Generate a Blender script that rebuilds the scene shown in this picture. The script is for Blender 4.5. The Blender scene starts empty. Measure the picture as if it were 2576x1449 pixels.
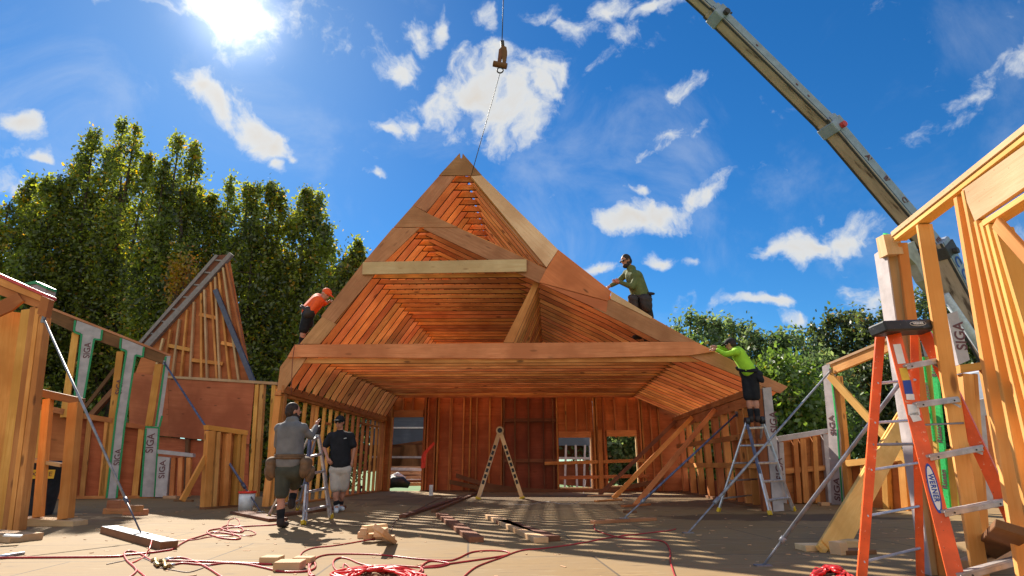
import bpy, bmesh, math, random
from mathutils import Vector, Matrix
R = math.radians
random.seed(7)
SC = bpy.context.scene
COL = SC.collection
# ------------------------------------------------------------------ camera
TH, FPX = R(17.1), 1450.0
CAM = Vector((0, 0, .85))
cd = bpy.data.cameras.new('camera'); cam = bpy.data.objects.new('camera', cd); COL.objects.link(cam)
cam.location = CAM; cam.rotation_euler = (R(90) + TH, 0, 0)
cd.sensor_width = 36; cd.lens = 36 * FPX / 2576; cd.clip_start = .05; cd.clip_end = 3000
SC.camera = cam
CT, ST = math.cos(TH), math.sin(TH)
def ray(x, y):
    cx, cy = (x - 1288) / FPX, (724.5 - y) / FPX
    return Vector((cx, CT - cy * ST, ST + cy * CT))
def at(x, y, Y):
    d = ray(x, y); return CAM + d * (Y / d.y)
def flo(x, y, z=0.0):
    d = ray(x, y); return CAM + d * ((z - CAM.z) / d.z)
def depth(p):
    d = p - CAM; return d.y * CT + d.z * ST
# ------------------------------------------------------------------ sky and sun
sd = ray(590, 30).normalized()
SUN_EL, SUN_AZ = math.asin(sd.z), math.atan2(sd.x, sd.y)
W_ = bpy.data.worlds.new('World'); SC.world = W_; W_.use_nodes = True
nt = W_.node_tree; nt.nodes.clear()
def N(nt, t, **k):
    n = nt.nodes.new(t)
    for a, b in k.items():
        if a.startswith('i_'):
            n.inputs[int(a[2:])].default_value = b
        else: setattr(n, a, b)
    return n
def L(nt, a, b): nt.links.new(a, b)
def mth(nt, op, a, b=None, c=None, clamp=False):
    n = nt.nodes.new('ShaderNodeMath'); n.operation = op; n.use_clamp = clamp
    for i, v in enumerate((a, b, c)):
        if v is None: continue
        if isinstance(v, (int, float)): n.inputs[i].default_value = v
        else: nt.links.new(v, n.inputs[i])
    return n.outputs[0]
sky = N(nt, 'ShaderNodeTexSky', sky_type='NISHITA', sun_disc=False, sun_elevation=SUN_EL, sun_rotation=SUN_AZ,
        altitude=200, air_density=1.0, dust_density=.15, ozone_density=3.5)
hs = N(nt, 'ShaderNodeHueSaturation'); hs.inputs['Saturation'].default_value = SKYSAT = 1.3; hs.inputs['Hue'].default_value = .5
L(nt, sky.outputs[0], hs.inputs['Color'])
tn = N(nt, 'ShaderNodeMix', data_type='RGBA', blend_type='MULTIPLY'); tn.inputs[0].default_value = 1; L(nt, hs.outputs[0], tn.inputs[6]); tn.inputs[7].default_value = (.68, 1.02, 1.16, 1)
tc = N(nt, 'ShaderNodeTexCoord')
vn = N(nt, 'ShaderNodeVectorMath', operation='NORMALIZE'); L(nt, tc.outputs['Generated'], vn.inputs[0])
nz = N(nt, 'ShaderNodeTexNoise'); nz.inputs['Scale'].default_value = 9; nz.inputs['Detail'].default_value = 6
L(nt, vn.outputs[0], nz.inputs['Vector'])
w1 = N(nt, 'ShaderNodeVectorMath', operation='SUBTRACT'); L(nt, nz.outputs['Color'], w1.inputs[0]); w1.inputs[1].default_value = (.5, .5, .5)
w2 = N(nt, 'ShaderNodeVectorMath', operation='SCALE'); L(nt, w1.outputs[0], w2.inputs[0]); w2.inputs['Scale'].default_value = .11
w3 = N(nt, 'ShaderNodeVectorMath', operation='ADD'); L(nt, vn.outputs[0], w3.inputs[0]); L(nt, w2.outputs[0], w3.inputs[1])
CL = [(566,22,98,92,0,1.5),(540,60,70,60,0,1.2),(500,215,45,40,0,1.1),(560,262,74,46,-35,1.35),(632,315,80,48,-38,1.35),(690,362,46,30,-20,1.1),(740,402,26,14,-30,.7),(705,420,22,14,-40,.8),
 (1048,55,26,42,0,.8),(1105,52,18,30,0,.75),(985,165,74,44,-20,1.05),(940,150,30,14,0,.7),(1070,255,45,36,-10,.8),(1032,312,24,34,0,.8),(968,335,30,16,0,.8),
 (1195,230,88,78,0,1.25),(1275,262,90,82,0,1.25),(1268,350,42,50,0,1.0),(1160,320,30,30,0,.7),(1400,185,85,45,10,1),(1340,230,60,50,0,.9),(1270,140,60,40,0,.8),(1480,170,40,22,0,.6),
 (1455,65,45,40,0,.62),(1540,30,55,30,0,.62),(1580,100,55,30,-20,.7),(1650,30,95,24,10,.72),(1380,20,40,25,0,.6),(1225,45,30,18,0,.6),(1250,80,20,30,0,.5),
 (1680,235,60,24,0,.58),(1700,345,42,20,0,.62),(1660,378,26,12,0,.6),(1590,560,70,34,5,1.0),(1660,555,75,38,0,1.05),(1745,490,42,34,0,.85),(1825,440,52,26,0,.85),(1815,470,50,16,20,.7),
 (1975,625,70,32,0,1.0),(2140,602,72,34,0,1.05),(2050,620,70,16,0,.8),(1925,774,70,14,0,.9),(1510,682,45,24,0,.95),(1655,672,24,16,0,.7),(1735,665,14,12,0,.5),
 (2295,340,60,24,0,.42),(2370,290,40,10,0,.35),(25,312,38,28,-20,1),(102,408,22,9,0,.7),(30,490,40,40,0,.75),(950,450,26,12,10,.75),(1625,478,36,10,0,.7),(1990,812,34,12,0,.8),(2200,760,60,26,0,.5),
 (850,745,40,50,0,.9),(390,210,20,18,30,.55),(350,20,50,18,0,.5),(925,95,18,10,0,.5),(1270,465,12,8,0,.5),(800,60,90,50,0,.35),(-300,300,200,60,0,1),(2900,500,220,60,0,.9),(2800,100,200,50,0,.8)]
acc = None
for (x, y, a, b, rot, amp) in CL:
    d = ray(x, y); Ln = d.length; d = d / Ln
    right = Vector((d.y, -d.x, 0)).normalized(); up = right.cross(d)
    r_ = R(rot); ax = right * math.cos(r_) + up * math.sin(r_); az = up * math.cos(r_) - right * math.sin(r_)
    M = Matrix((ax, d, az)).transposed()
    if M.determinant() < 0: M = Matrix((ax, -d, az)).transposed()
    mp = N(nt, 'ShaderNodeMapping', vector_type='TEXTURE')
    mp.inputs['Location'].default_value = d; mp.inputs['Rotation'].default_value = M.to_euler()
    mp.inputs['Scale'].default_value = (1.42*a / FPX / Ln, .6, 1.42*b / FPX / Ln)
    L(nt, w3.outputs[0], mp.inputs['Vector'])
    ln = N(nt, 'ShaderNodeVectorMath', operation='LENGTH'); L(nt, mp.outputs[0], ln.inputs[0])
    v = mth(nt, 'MULTIPLY_ADD', ln.outputs['Value'], -amp, amp)
    acc = v if acc is None else mth(nt, 'MAXIMUM', acc, v)
acc = mth(nt, 'MAXIMUM', acc, -.35)
fb = N(nt, 'ShaderNodeTexNoise'); fb.inputs['Scale'].default_value = 15; fb.inputs['Detail'].default_value = 9; fb.inputs['Roughness'].default_value = .62
L(nt, w3.outputs[0], fb.inputs['Vector'])
dens = mth(nt, 'ADD', acc, mth(nt, 'MULTIPLY_ADD', fb.outputs[0], 3.0, -1.6))
mr = N(nt, 'ShaderNodeMapRange', interpolation_type='SMOOTHSTEP'); L(nt, dens, mr.inputs[0]); mr.inputs[1].default_value = -.06; mr.inputs[2].default_value = .78
# thin wisps
fw = N(nt, 'ShaderNodeTexNoise'); fw.inputs['Scale'].default_value = 5; fw.inputs['Detail'].default_value = 8; fw.inputs['Roughness'].default_value = .6; fw.inputs['Distortion'].default_value = .6
L(nt, vn.outputs[0], fw.inputs['Vector'])
wz = N(nt, 'ShaderNodeMapRange', interpolation_type='SMOOTHSTEP'); L(nt, fw.outputs[0], wz.inputs[0]); wz.inputs[1].default_value = .47; wz.inputs[2].default_value = .8; wz.inputs[4].default_value = .27
cov = mth(nt, 'MAXIMUM', mr.outputs[0], wz.outputs[0])
# unseen cloud bank added opposite the sun, behind the camera, filling shaded wood faces
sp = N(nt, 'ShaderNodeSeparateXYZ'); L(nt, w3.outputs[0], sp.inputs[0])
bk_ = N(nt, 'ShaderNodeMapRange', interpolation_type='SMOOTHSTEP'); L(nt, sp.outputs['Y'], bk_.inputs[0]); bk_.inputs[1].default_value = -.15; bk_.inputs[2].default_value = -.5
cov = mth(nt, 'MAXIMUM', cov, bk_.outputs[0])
# aureole round the sun
dt = N(nt, 'ShaderNodeVectorMath', operation='DOT_PRODUCT'); L(nt, vn.outputs[0], dt.inputs[0]); dt.inputs[1].default_value = sd
dc = mth(nt, 'MAXIMUM', dt.outputs['Value'], 0)
glow = mth(nt, 'ADD', mth(nt, 'MULTIPLY', mth(nt, 'POWER', dc, 700), .42), mth(nt, 'MULTIPLY', mth(nt, 'POWER', dc, 30), .028))
cshade = N(nt, 'ShaderNodeMapRange'); L(nt, dens, cshade.inputs[0]); cshade.inputs[1].default_value = .2; cshade.inputs[2].default_value = 1.5; cshade.inputs[3].default_value = 0; cshade.inputs[4].default_value = 1
cm = N(nt, 'ShaderNodeMix', data_type='RGBA'); L(nt, cshade.outputs[0], cm.inputs[0]); cm.inputs[6].default_value = (.74, .80, .86, 1); cm.inputs[7].default_value = (.72, .68, .63, 1)
EXPO = 1.0
bgs = N(nt, 'ShaderNodeBackground'); L(nt, tn.outputs[2], bgs.inputs[0]); L(nt, mth(nt, 'MULTIPLY_ADD', mth(nt, 'POWER', dc, 5), -.006, .058), bgs.inputs[1])
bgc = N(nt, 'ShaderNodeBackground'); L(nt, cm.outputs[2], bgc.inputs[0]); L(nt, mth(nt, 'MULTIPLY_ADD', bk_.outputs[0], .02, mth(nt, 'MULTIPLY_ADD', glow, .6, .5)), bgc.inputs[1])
bgg = N(nt, 'ShaderNodeBackground'); bgg.inputs[0].default_value = (1, .97, .9, 1); L(nt, glow, bgg.inputs[1])
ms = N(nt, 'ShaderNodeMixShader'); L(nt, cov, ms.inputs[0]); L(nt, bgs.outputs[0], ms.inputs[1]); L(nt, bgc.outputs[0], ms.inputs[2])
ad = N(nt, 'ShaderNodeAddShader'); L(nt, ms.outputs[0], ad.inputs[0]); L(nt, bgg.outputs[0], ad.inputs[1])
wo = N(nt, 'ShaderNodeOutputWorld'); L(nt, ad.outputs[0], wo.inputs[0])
W_.cycles.sampling_method = 'MANUAL'; W_.cycles.sample_map_resolution = 1024
sl = bpy.data.lights.new('sun', 'SUN'); sl.energy = 5.0; sl.angle = R(.5); sl.color = (1, .93, .8)
so = bpy.data.objects.new('sun', sl); COL.objects.link(so); so.location = (-20, 30, 40)
so.rotation_euler = (-sd).to_track_quat('-Z', 'Y').to_euler()
SC.view_settings.view_transform = 'Standard'; SC.view_settings.look = 'None'; SC.view_settings.exposure = EXPO; SC.view_settings.gamma = 1
SC.cycles.use_denoising = True
SC.cycles.max_bounces = 7; SC.cycles.diffuse_bounces = 2; SC.cycles.transparent_max_bounces = 8
SC.cycles.sample_clamp_indirect = 6
# ------------------------------------------------------------------ materials
MT = {}
def newmat(n):
    m = bpy.data.materials.new(n); m.use_nodes = True; nt = m.node_tree
    b = nt.nodes['Principled BSDF']; MT[n] = m; return m, nt, b
def ramp(nt, fac, stops):
    r = nt.nodes.new('ShaderNodeValToRGB'); e = r.color_ramp.elements
    while len(e) < len(stops): e.new(.5)
    for i, (p, c) in enumerate(stops): e[i].position = p; e[i].color = (*c, 1)
    nt.links.new(fac, r.inputs[0]); return r.outputs[0]
def mixc(nt, f, a, b, mode='MIX'):
    n = nt.nodes.new('ShaderNodeMix'); n.data_type = 'RGBA'; n.blend_type = mode
    for i, v in ((0, f), (6, a), (7, b)):
        if isinstance(v, (int, float)): n.inputs[i].default_value = v
        elif isinstance(v, tuple): n.inputs[i].default_value = (*v, 1)
        else: nt.links.new(v, n.inputs[i])
    return n.outputs[2]
def wood(n, c1, c2, knot=(.12, .04, .015), rough=.75, var=.35, kn=1.0, gs=1.0, spec=.25, dots=0):
    m, nt, b = newmat(n)
    tc = nt.nodes.new('ShaderNodeTexCoord'); oi = nt.nodes.new('ShaderNodeObjectInfo')
    ad = nt.nodes.new('ShaderNodeVectorMath'); ad.operation = 'MULTIPLY_ADD'
    nt.links.new(oi.outputs['Random'], ad.inputs[0]); ad.inputs[1].default_value = (37, 19, 53); nt.links.new(tc.outputs['Object'], ad.inputs[2])
    mp = nt.nodes.new('ShaderNodeMapping'); mp.inputs['Scale'].default_value = (1.1 * gs, 16 * gs, 16 * gs); nt.links.new(ad.outputs[0], mp.inputs[0])
    g = nt.nodes.new('ShaderNodeTexNoise'); g.inputs['Scale'].default_value = 1.5; g.inputs['Detail'].default_value = 6; g.inputs['Roughness'].default_value = .65; g.inputs['Distortion'].default_value = .8
    nt.links.new(mp.outputs[0], g.inputs['Vector'])
    col = ramp(nt, g.outputs[0], [(.3, c2), (.62, c1)])
    g2 = nt.nodes.new('ShaderNodeTexNoise'); g2.inputs['Scale'].default_value = 1.3; g2.inputs['Detail'].default_value = 3
    nt.links.new(ad.outputs[0], g2.inputs['Vector'])
    col = mixc(nt, ramp(nt, g2.outputs[0], [(.38, (0, 0, 0)), (.62, (.85, .85, .85))]), col, tuple(v * .82 for v in c2), 'MIX')
    mk = nt.nodes.new('ShaderNodeMapping'); mk.inputs['Scale'].default_value = (1.6, 5.2, 5.2); nt.links.new(ad.outputs[0], mk.inputs[0])
    vo = nt.nodes.new('ShaderNodeTexVoronoi'); vo.inputs['Scale'].default_value = 1.0; nt.links.new(mk.outputs[0], vo.inputs['Vector'])
    kr = nt.nodes.new('ShaderNodeMapRange'); kr.interpolation_type = 'SMOOTHSTEP'; nt.links.new(vo.outputs['Distance'], kr.inputs[0])
    kr.inputs[1].default_value = .17; kr.inputs[2].default_value = .07; kr.inputs[3].default_value = 0; kr.inputs[4].default_value = .75 * kn
    rc = nt.nodes.new('ShaderNodeSeparateColor'); nt.links.new(vo.outputs['Color'], rc.inputs[0])
    kf = mth(nt, 'MULTIPLY', kr.outputs[0], mth(nt, 'GREATER_THAN', rc.outputs[0], .45))
    col = mixc(nt, kf, col, knot)
    if dots:
        md = nt.nodes.new('ShaderNodeMapping'); md.inputs['Scale'].default_value = (4.2, 7.5, 7.5); nt.links.new(ad.outputs[0], md.inputs[0])
        vd = nt.nodes.new('ShaderNodeTexVoronoi'); nt.links.new(md.outputs[0], vd.inputs['Vector']); dr = nt.nodes.new('ShaderNodeSeparateColor'); nt.links.new(vd.outputs['Color'], dr.inputs[0])
        col = mixc(nt, mth(nt, 'MULTIPLY', mth(nt, 'LESS_THAN', vd.outputs['Distance'], .11), mth(nt, 'MULTIPLY', mth(nt, 'GREATER_THAN', dr.outputs[1], .55), .8)), col, (.08, .03, .015))
    h = nt.nodes.new('ShaderNodeHueSaturation'); nt.links.new(col, h.inputs['Color'])
    nt.links.new(mth(nt, 'MULTIPLY_ADD', oi.outputs['Random'], var, 1 - var * .6), h.inputs['Value'])
    f7 = mth(nt, 'FRACT', mth(nt, 'MULTIPLY', oi.outputs['Random'], 7.13))
    nt.links.new(mth(nt, 'MULTIPLY_ADD', f7, .02, .49), h.inputs['Hue'])
    nt.links.new(h.outputs[0], b.inputs['Base Color'])
    b.inputs['Roughness'].default_value = rough; b.inputs['Specular IOR Level'].default_value = spec
    bp = nt.nodes.new('ShaderNodeBump'); bp.inputs['Strength'].default_value = .25; bp.inputs['Distance'].default_value = .01
    nt.links.new(g.outputs[0], bp.inputs['Height']); nt.links.new(bp.outputs[0], b.inputs['Normal'])
    return m
wood('orange', (.76, .31, .10), (.56, .18, .05), var=.5)
wood('rafter', (.86, .37, .12), (.64, .21, .055), var=.5); wood('edgeshade', (.17, .045, .015), (.10, .025, .01), var=.4)
wood('amber', (.92, .43, .12), (.76, .29, .06))
wood('yellow', (.92, .50, .15), (.80, .37, .085))
wood('pale', (.62, .285, .13), (.46, .185, .075), knot=(.2, .07, .03), kn=.7, dots=1)
wood('pine', (.84, .56, .31), (.74, .43, .21), knot=(.35, .13, .04), kn=.8, dots=1)
wood('brown', (.30, .125, .055), (.20, .08, .035))
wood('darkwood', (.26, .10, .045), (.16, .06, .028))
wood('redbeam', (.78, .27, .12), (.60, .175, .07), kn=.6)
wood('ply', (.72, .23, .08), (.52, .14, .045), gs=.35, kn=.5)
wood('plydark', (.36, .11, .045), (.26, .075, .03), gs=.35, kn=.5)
wood('plyred', (.72, .22, .085), (.58, .155, .055), gs=.4, kn=1)
wood('greyboard', (.16, .20, .26), (.11, .14, .19), kn=.3, gs=.4)
wood('cutwood', (.78, .50, .28), (.64, .36, .17), kn=.5)
wood('bark', (.12, .08, .055), (.05, .035, .025), rough=.95)
def plain(n, c, rough=.6, metal=0, nv=.12, ns=8, bump=0, spec=.4, scuff=None):
    m, nt, b = newmat(n)
    tc = nt.nodes.new('ShaderNodeTexCoord'); g = nt.nodes.new('ShaderNodeTexNoise'); g.inputs['Scale'].default_value = ns; g.inputs['Detail'].default_value = 5
    nt.links.new(tc.outputs['Object'], g.inputs['Vector'])
    lo = tuple(v * (1 - nv * 2) for v in c); hi = tuple(min(1, v * (1 + nv)) for v in c)
    cc_ = ramp(nt, g.outputs[0], [(.3, lo), (.7, hi)])
    if scuff:
        for sc_, th, colr in ((22, .63, scuff), (55, .66, (.05, .03, .025))):
            g3 = nt.nodes.new('ShaderNodeTexNoise'); g3.inputs['Scale'].default_value = sc_; g3.inputs['Detail'].default_value = 8; g3.inputs['Roughness'].default_value = .7; nt.links.new(tc.outputs['Object'], g3.inputs['Vector'])
            cc_ = mixc(nt, mth(nt, 'MULTIPLY', mth(nt, 'GREATER_THAN', g3.outputs[0], th), .75), cc_, colr)
    nt.links.new(cc_, b.inputs['Base Color'])
    b.inputs['Roughness'].default_value = rough; b.inputs['Metallic'].default_value = metal; b.inputs['Specular IOR Level'].default_value = spec
    if bump:
        bp = nt.nodes.new('ShaderNodeBump'); bp.inputs['Strength'].default_value = bump; bp.inputs['Distance'].default_value = .02
        nt.links.new(g.outputs[0], bp.inputs['Height']); nt.links.new(bp.outputs[0], b.inputs['Normal'])
    return m
plain('greywood', (.30, .24, .23), .8); plain('wrap', (.50, .43, .42), .55, nv=.12, ns=5, bump=.4)
plain('tape', (.02, .30, .10), .4, nv=.15, ns=30)
plain('limetape', (.06, .62, .16), .35, nv=.15, ns=30)
plain('ink', (.15, .055, .06), .6); plain('black', (.012, .012, .014), .6); plain('bluemark', (.02, .06, .35), .4)
plain('whitepaint', (.78, .78, .78), .5); plain('redstripe', (.6, .06, .05), .5)
plain('alu', (.62, .63, .66), .38, metal=.75, nv=.15, ns=12); plain('aludark', (.28, .28, .30), .45, metal=.6)
plain('bluepole', (.10, .11, .19), .5, metal=0, nv=.3); plain('steelpole', (.30, .30, .33), .45, metal=.2, nv=.25); plain('darkpole', (.10, .10, .14), .45, metal=.4)
plain('ladderorange', (.86, .12, .02), .42, nv=.15, ns=6, scuff=(.8, .45, .3)); plain('step', (.52, .45, .42), .45, metal=.35, nv=.2, scuff=(.7, .68, .65))
plain('yellowrubber', (.75, .48, .02), .5); plain('blackplastic', (.02, .02, .023), .5, nv=.3, bump=.1, scuff=(.14, .14, .15))
plain('hose', (.50, .035, .035), .38, nv=.2, ns=4); plain('hosebright', (.75, .03, .03), .35); plain('cord', (.10, .02, .02), .5); plain('brass', (.45, .30, .12), .35, metal=.8)
plain('cancan', (.035, .045, .06), .5, nv=.2); plain('yellowlabel', (.8, .5, .04), .5); plain('rope', (.20, .05, .03), .7)
plain('skin', (.50, .22, .14), .55, nv=.06); plain('skindark', (.32, .13, .08), .6); plain('hair', (.035, .018, .012), .7, nv=.3, ns=30)
plain('greyshirt', (.17, .16, .16), .85, nv=.15, ns=6, bump=.5); plain('olive', (.13, .15, .05), .85, nv=.15, ns=6, bump=.5); plain('lime', (.36, .66, .03), .8, nv=.12, ns=6, bump=.5)
plain('hiviz', (1.0, .11, .012), .7, nv=.08, ns=6, bump=.5); plain('blackcloth', (.012, .012, .016), .9, nv=.3, ns=8, bump=.5); plain('stoneshorts', (.50, .43, .37), .85, nv=.1, bump=.5)
plain('oliveshorts', (.055, .055, .04), .9, nv=.2, bump=.5); plain('darkcloth', (.03, .025, .028), .9, nv=.3, bump=.5); plain('leather', (.17, .095, .05), .75, nv=.25, ns=9, bump=.4); plain('darkleather', (.05, .035, .032), .75, nv=.25, bump=.4)
plain('boot', (.03, .02, .018), .7); plain('whiteshoe', (.6, .6, .6), .6); plain('redglow', (.9, .05, .02), .5)
plain('cream', (.42, .37, .32), .55, nv=.16, ns=2.5); plain('cranegrey', (.30, .33, .40), .5, nv=.1, ns=3); plain('craneedge', (.06, .05, .05), .6); plain('cylgrey', (.55, .57, .6), .4)
plain('glovegrey', (.16, .15, .17), .9, bump=.5); plain('gravel', (.25, .22, .19), .9)
# crane underside: rust streaks
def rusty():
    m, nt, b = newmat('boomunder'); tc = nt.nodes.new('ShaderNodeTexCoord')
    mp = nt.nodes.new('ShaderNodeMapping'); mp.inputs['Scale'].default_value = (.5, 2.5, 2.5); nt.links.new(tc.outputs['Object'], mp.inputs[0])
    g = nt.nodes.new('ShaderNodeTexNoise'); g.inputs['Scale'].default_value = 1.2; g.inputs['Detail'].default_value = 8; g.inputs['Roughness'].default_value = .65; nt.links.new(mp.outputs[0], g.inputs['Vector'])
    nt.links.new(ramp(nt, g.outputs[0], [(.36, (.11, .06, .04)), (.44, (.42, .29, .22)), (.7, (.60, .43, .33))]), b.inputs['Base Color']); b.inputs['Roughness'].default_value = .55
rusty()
def deckmat():
    m, nt, b = newmat('deck'); tc = nt.nodes.new('ShaderNodeTexCoord')
    mp = nt.nodes.new('ShaderNodeMapping'); mp.inputs['Rotation'].default_value = (0, 0, R(-4)); nt.links.new(tc.outputs['Object'], mp.inputs[0])
    br = nt.nodes.new('ShaderNodeTexBrick'); nt.links.new(mp.outputs[0], br.inputs['Vector']); br.offset = .5
    br.inputs['Scale'].default_value = 1; br.inputs['Brick Width'].default_value = 2.44; br.inputs['Row Height'].default_value = 1.22; br.inputs['Mortar Size'].default_value = .012; br.inputs['Mortar Smooth'].default_value = .2
    br.inputs['Color1'].default_value = (.30, .19, .085, 1); br.inputs['Color2'].default_value = (.26, .16, .067, 1); br.inputs['Mortar'].default_value = (.10, .07, .045, 1)
    g = nt.nodes.new('ShaderNodeTexNoise'); g.inputs['Scale'].default_value = 1.1; g.inputs['Detail'].default_value = 9; g.inputs['Roughness'].default_value = .68; nt.links.new(tc.outputs['Object'], g.inputs['Vector'])
    st = nt.nodes.new('ShaderNodeMapping'); st.inputs['Scale'].default_value = (1.2, 9, 1); nt.links.new(mp.outputs[0], st.inputs[0])
    g2 = nt.nodes.new('ShaderNodeTexNoise'); g2.inputs['Scale'].default_value = 2.0; g2.inputs['Detail'].default_value = 7; g2.inputs['Roughness'].default_value = .7; nt.links.new(st.outputs[0], g2.inputs['Vector'])
    c = mixc(nt, mth(nt, 'MULTIPLY', ramp(nt, g.outputs[0], [(.38, (1, 1, 1)), (.58, (0, 0, 0))]), .38), br.outputs[0], (.24, .165, .095))
    c = mixc(nt, mth(nt, 'MULTIPLY', ramp(nt, g2.outputs[0], [(.36, (1, 1, 1)), (.42, (0, 0, 0))]), .75), c, (.13, .085, .05))
    c = mixc(nt, mth(nt, 'MULTIPLY', ramp(nt, g2.outputs[0], [(.58, (0, 0, 0)), (.68, (1, 1, 1))]), .3), c, (.62, .52, .36))
    n3 = nt.nodes.new('ShaderNodeTexNoise'); n3.inputs['Scale'].default_value = 60; n3.inputs['Detail'].default_value = 2; nt.links.new(tc.outputs['Object'], n3.inputs['Vector'])
    c = mixc(nt, mth(nt, 'MULTIPLY', ramp(nt, n3.outputs[0], [(.28, (1, 1, 1)), (.36, (0, 0, 0))]), .6), c, (.2, .13, .08))
    for (px_, py_, sx, sy, k) in ((4.6, 10.6, 2.3, .75, .8), (1.2, 15.5, 5.5, 3.4, .5), (-1.5, 9.4, 2.6, .6, .35)):  # stain patches; the broad one inside the house paints the deck's shade deeper
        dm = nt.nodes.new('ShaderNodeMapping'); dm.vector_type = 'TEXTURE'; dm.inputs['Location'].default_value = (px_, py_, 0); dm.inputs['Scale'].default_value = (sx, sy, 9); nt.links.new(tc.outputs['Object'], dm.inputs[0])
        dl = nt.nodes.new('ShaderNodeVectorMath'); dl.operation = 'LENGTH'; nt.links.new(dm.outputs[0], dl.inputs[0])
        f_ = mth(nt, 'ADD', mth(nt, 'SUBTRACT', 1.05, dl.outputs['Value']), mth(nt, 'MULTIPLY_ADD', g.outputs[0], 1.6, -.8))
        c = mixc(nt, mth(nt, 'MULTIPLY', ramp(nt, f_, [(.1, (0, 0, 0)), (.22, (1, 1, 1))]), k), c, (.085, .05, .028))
    nt.links.new(c, b.inputs['Base Color']); b.inputs['Roughness'].default_value = .8; b.inputs['Specular IOR Level'].default_value = .2
    bp = nt.nodes.new('ShaderNodeBump'); bp.inputs['Strength'].default_value = .3; bp.inputs['Distance'].default_value = .01; nt.links.new(g2.outputs[0], bp.inputs['Height']); nt.links.new(bp.outputs[0], b.inputs['Normal'])
deckmat()
def grass():
    m, nt, b = newmat('grass'); tc = nt.nodes.new('ShaderNodeTexCoord'); g = nt.nodes.new('ShaderNodeTexNoise'); g.inputs['Scale'].default_value = .8; g.inputs['Detail'].default_value = 9
    nt.links.new(tc.outputs['Object'], g.inputs['Vector'])
    nt.links.new(ramp(nt, g.outputs[0], [(.3, (.05, .10, .02)), (.7, (.14, .24, .04))]), b.inputs['Base Color']); b.inputs['Roughness'].default_value = .9
grass()
def leafmat(n, c1, c2, tr):
    m, nt, b = newmat(n); nt.nodes.remove(b); out = nt.nodes['Material Output']
    at_ = nt.nodes.new('ShaderNodeAttribute'); at_.attribute_name = 'tint'
    col = ramp(nt, at_.outputs['Fac'], [(0, c1), (.93, c2), (1, tuple(min(1, v) for v in (c2[0] * 1.9, c2[1] * .95, c2[2])))])
    d = nt.nodes.new('ShaderNodeBsdfDiffuse'); t = nt.nodes.new('ShaderNodeBsdfTranslucent'); gl = nt.nodes.new('ShaderNodeBsdfGlossy'); gl.inputs['Roughness'].default_value = .45
    nt.links.new(col, d.inputs[0])
    hb = nt.nodes.new('ShaderNodeHueSaturation'); hb.inputs['Value'].default_value = tr; hb.inputs['Saturation'].default_value = 1.1; nt.links.new(col, hb.inputs['Color']); nt.links.new(hb.outputs[0], t.inputs[0])
    a = nt.nodes.new('ShaderNodeMixShader'); a.inputs[0].default_value = .45; nt.links.new(d.outputs[0], a.inputs[1]); nt.links.new(t.outputs[0], a.inputs[2])
    a2 = nt.nodes.new('ShaderNodeMixShader'); a2.inputs[0].default_value = .05; nt.links.new(a.outputs[0], a2.inputs[1]); nt.links.new(gl.outputs[0], a2.inputs[2])
    nt.links.new(a2.outputs[0], out.inputs[0])
leafmat('leafmaple', (.03, .04, .012), (.23, .245, .035), 3.2)
leafmat('leafwillow', (.05, .08, .028), (.19, .235, .08), 2.4)
leafmat('leaflime', (.05, .09, .02), (.17, .24, .04), 2.1)
leafmat('leafdark', (.024, .036, .014), (.11, .135, .035), 2.4)
leafmat('leafautumn', (.30, .10, .02), (.40, .28, .03), 2.2)
# ------------------------------------------------------------------ builders
WM = {}
def link(name, me, parent=None, world=None, mats=()):
    o = bpy.data.objects.new(name, me); COL.objects.link(o)
    for m in mats:
        if me is not None and hasattr(me, 'materials'): me.materials.append(MT[m])
    w = world if world is not None else Matrix.Identity(4)
    WM[o.name] = w
    if parent is not None:
        o.parent = parent; o.matrix_local = WM[parent.name].inverted() @ w
    else: o.matrix_world = w; o.matrix_basis = w
    return o
def tag(o, label=None, cat=None, group=None, kind=None):
    for k, v in (('label', label), ('category', cat), ('group', group), ('kind', kind)):
        if v: o[k] = v
    return o
def thing(name, label, cat, loc, group=None):
    return tag(link(name, None, world=Matrix.Translation(Vector(loc))), label, cat, group)
def me_from(verts, faces, name='m', smooth=False):
    me = bpy.data.meshes.new(name); me.from_pydata([tuple(v) for v in verts], [], faces); me.update()
    if smooth: me.polygons.foreach_set('use_smooth', [True] * len(me.polygons))
    return me
def fix(me, smooth=False):
    bm = bmesh.new(); bm.from_mesh(me); bmesh.ops.recalc_face_normals(bm, faces=bm.faces[:]); bm.to_mesh(me); bm.free()
    if smooth: me.polygons.foreach_set('use_smooth', [True] * len(me.polygons))
    return me
def boxme(x0, x1, y0, y1, z0, z1, bev=0):
    bm = bmesh.new()
    bmesh.ops.create_cube(bm, size=1, matrix=Matrix.Translation(((x0 + x1) / 2, (y0 + y1) / 2, (z0 + z1) / 2)) @ Matrix.Diagonal((x1 - x0, y1 - y0, z1 - z0, 1)))
    if bev: bmesh.ops.bevel(bm, geom=bm.edges[:], offset=bev, segments=1, affect='EDGES')
    me = bpy.data.meshes.new('box'); bm.to_mesh(me); bm.free(); return me
def frame(o, x, z):
    x = x.normalized(); y = z.cross(x).normalized(); z = x.cross(y)
    M = Matrix((x, y, z)).transposed().to_4x4(); M.translation = o; return M
class Pl:
    """vertical plane; u runs to the picture's right, n away from the camera"""
    def __init__(s, o, u):
        s.o = Vector(o); s.u = Vector((u[0], u[1], 0)).normalized(); s.n = Vector((-s.u.y, s.u.x, 0))
    def hit(s, x, y, off=0):
        d = ray(x, y); o = s.o + s.n * off
        return CAM + d * ((o - CAM).dot(s.n) / d.dot(s.n))
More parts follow.
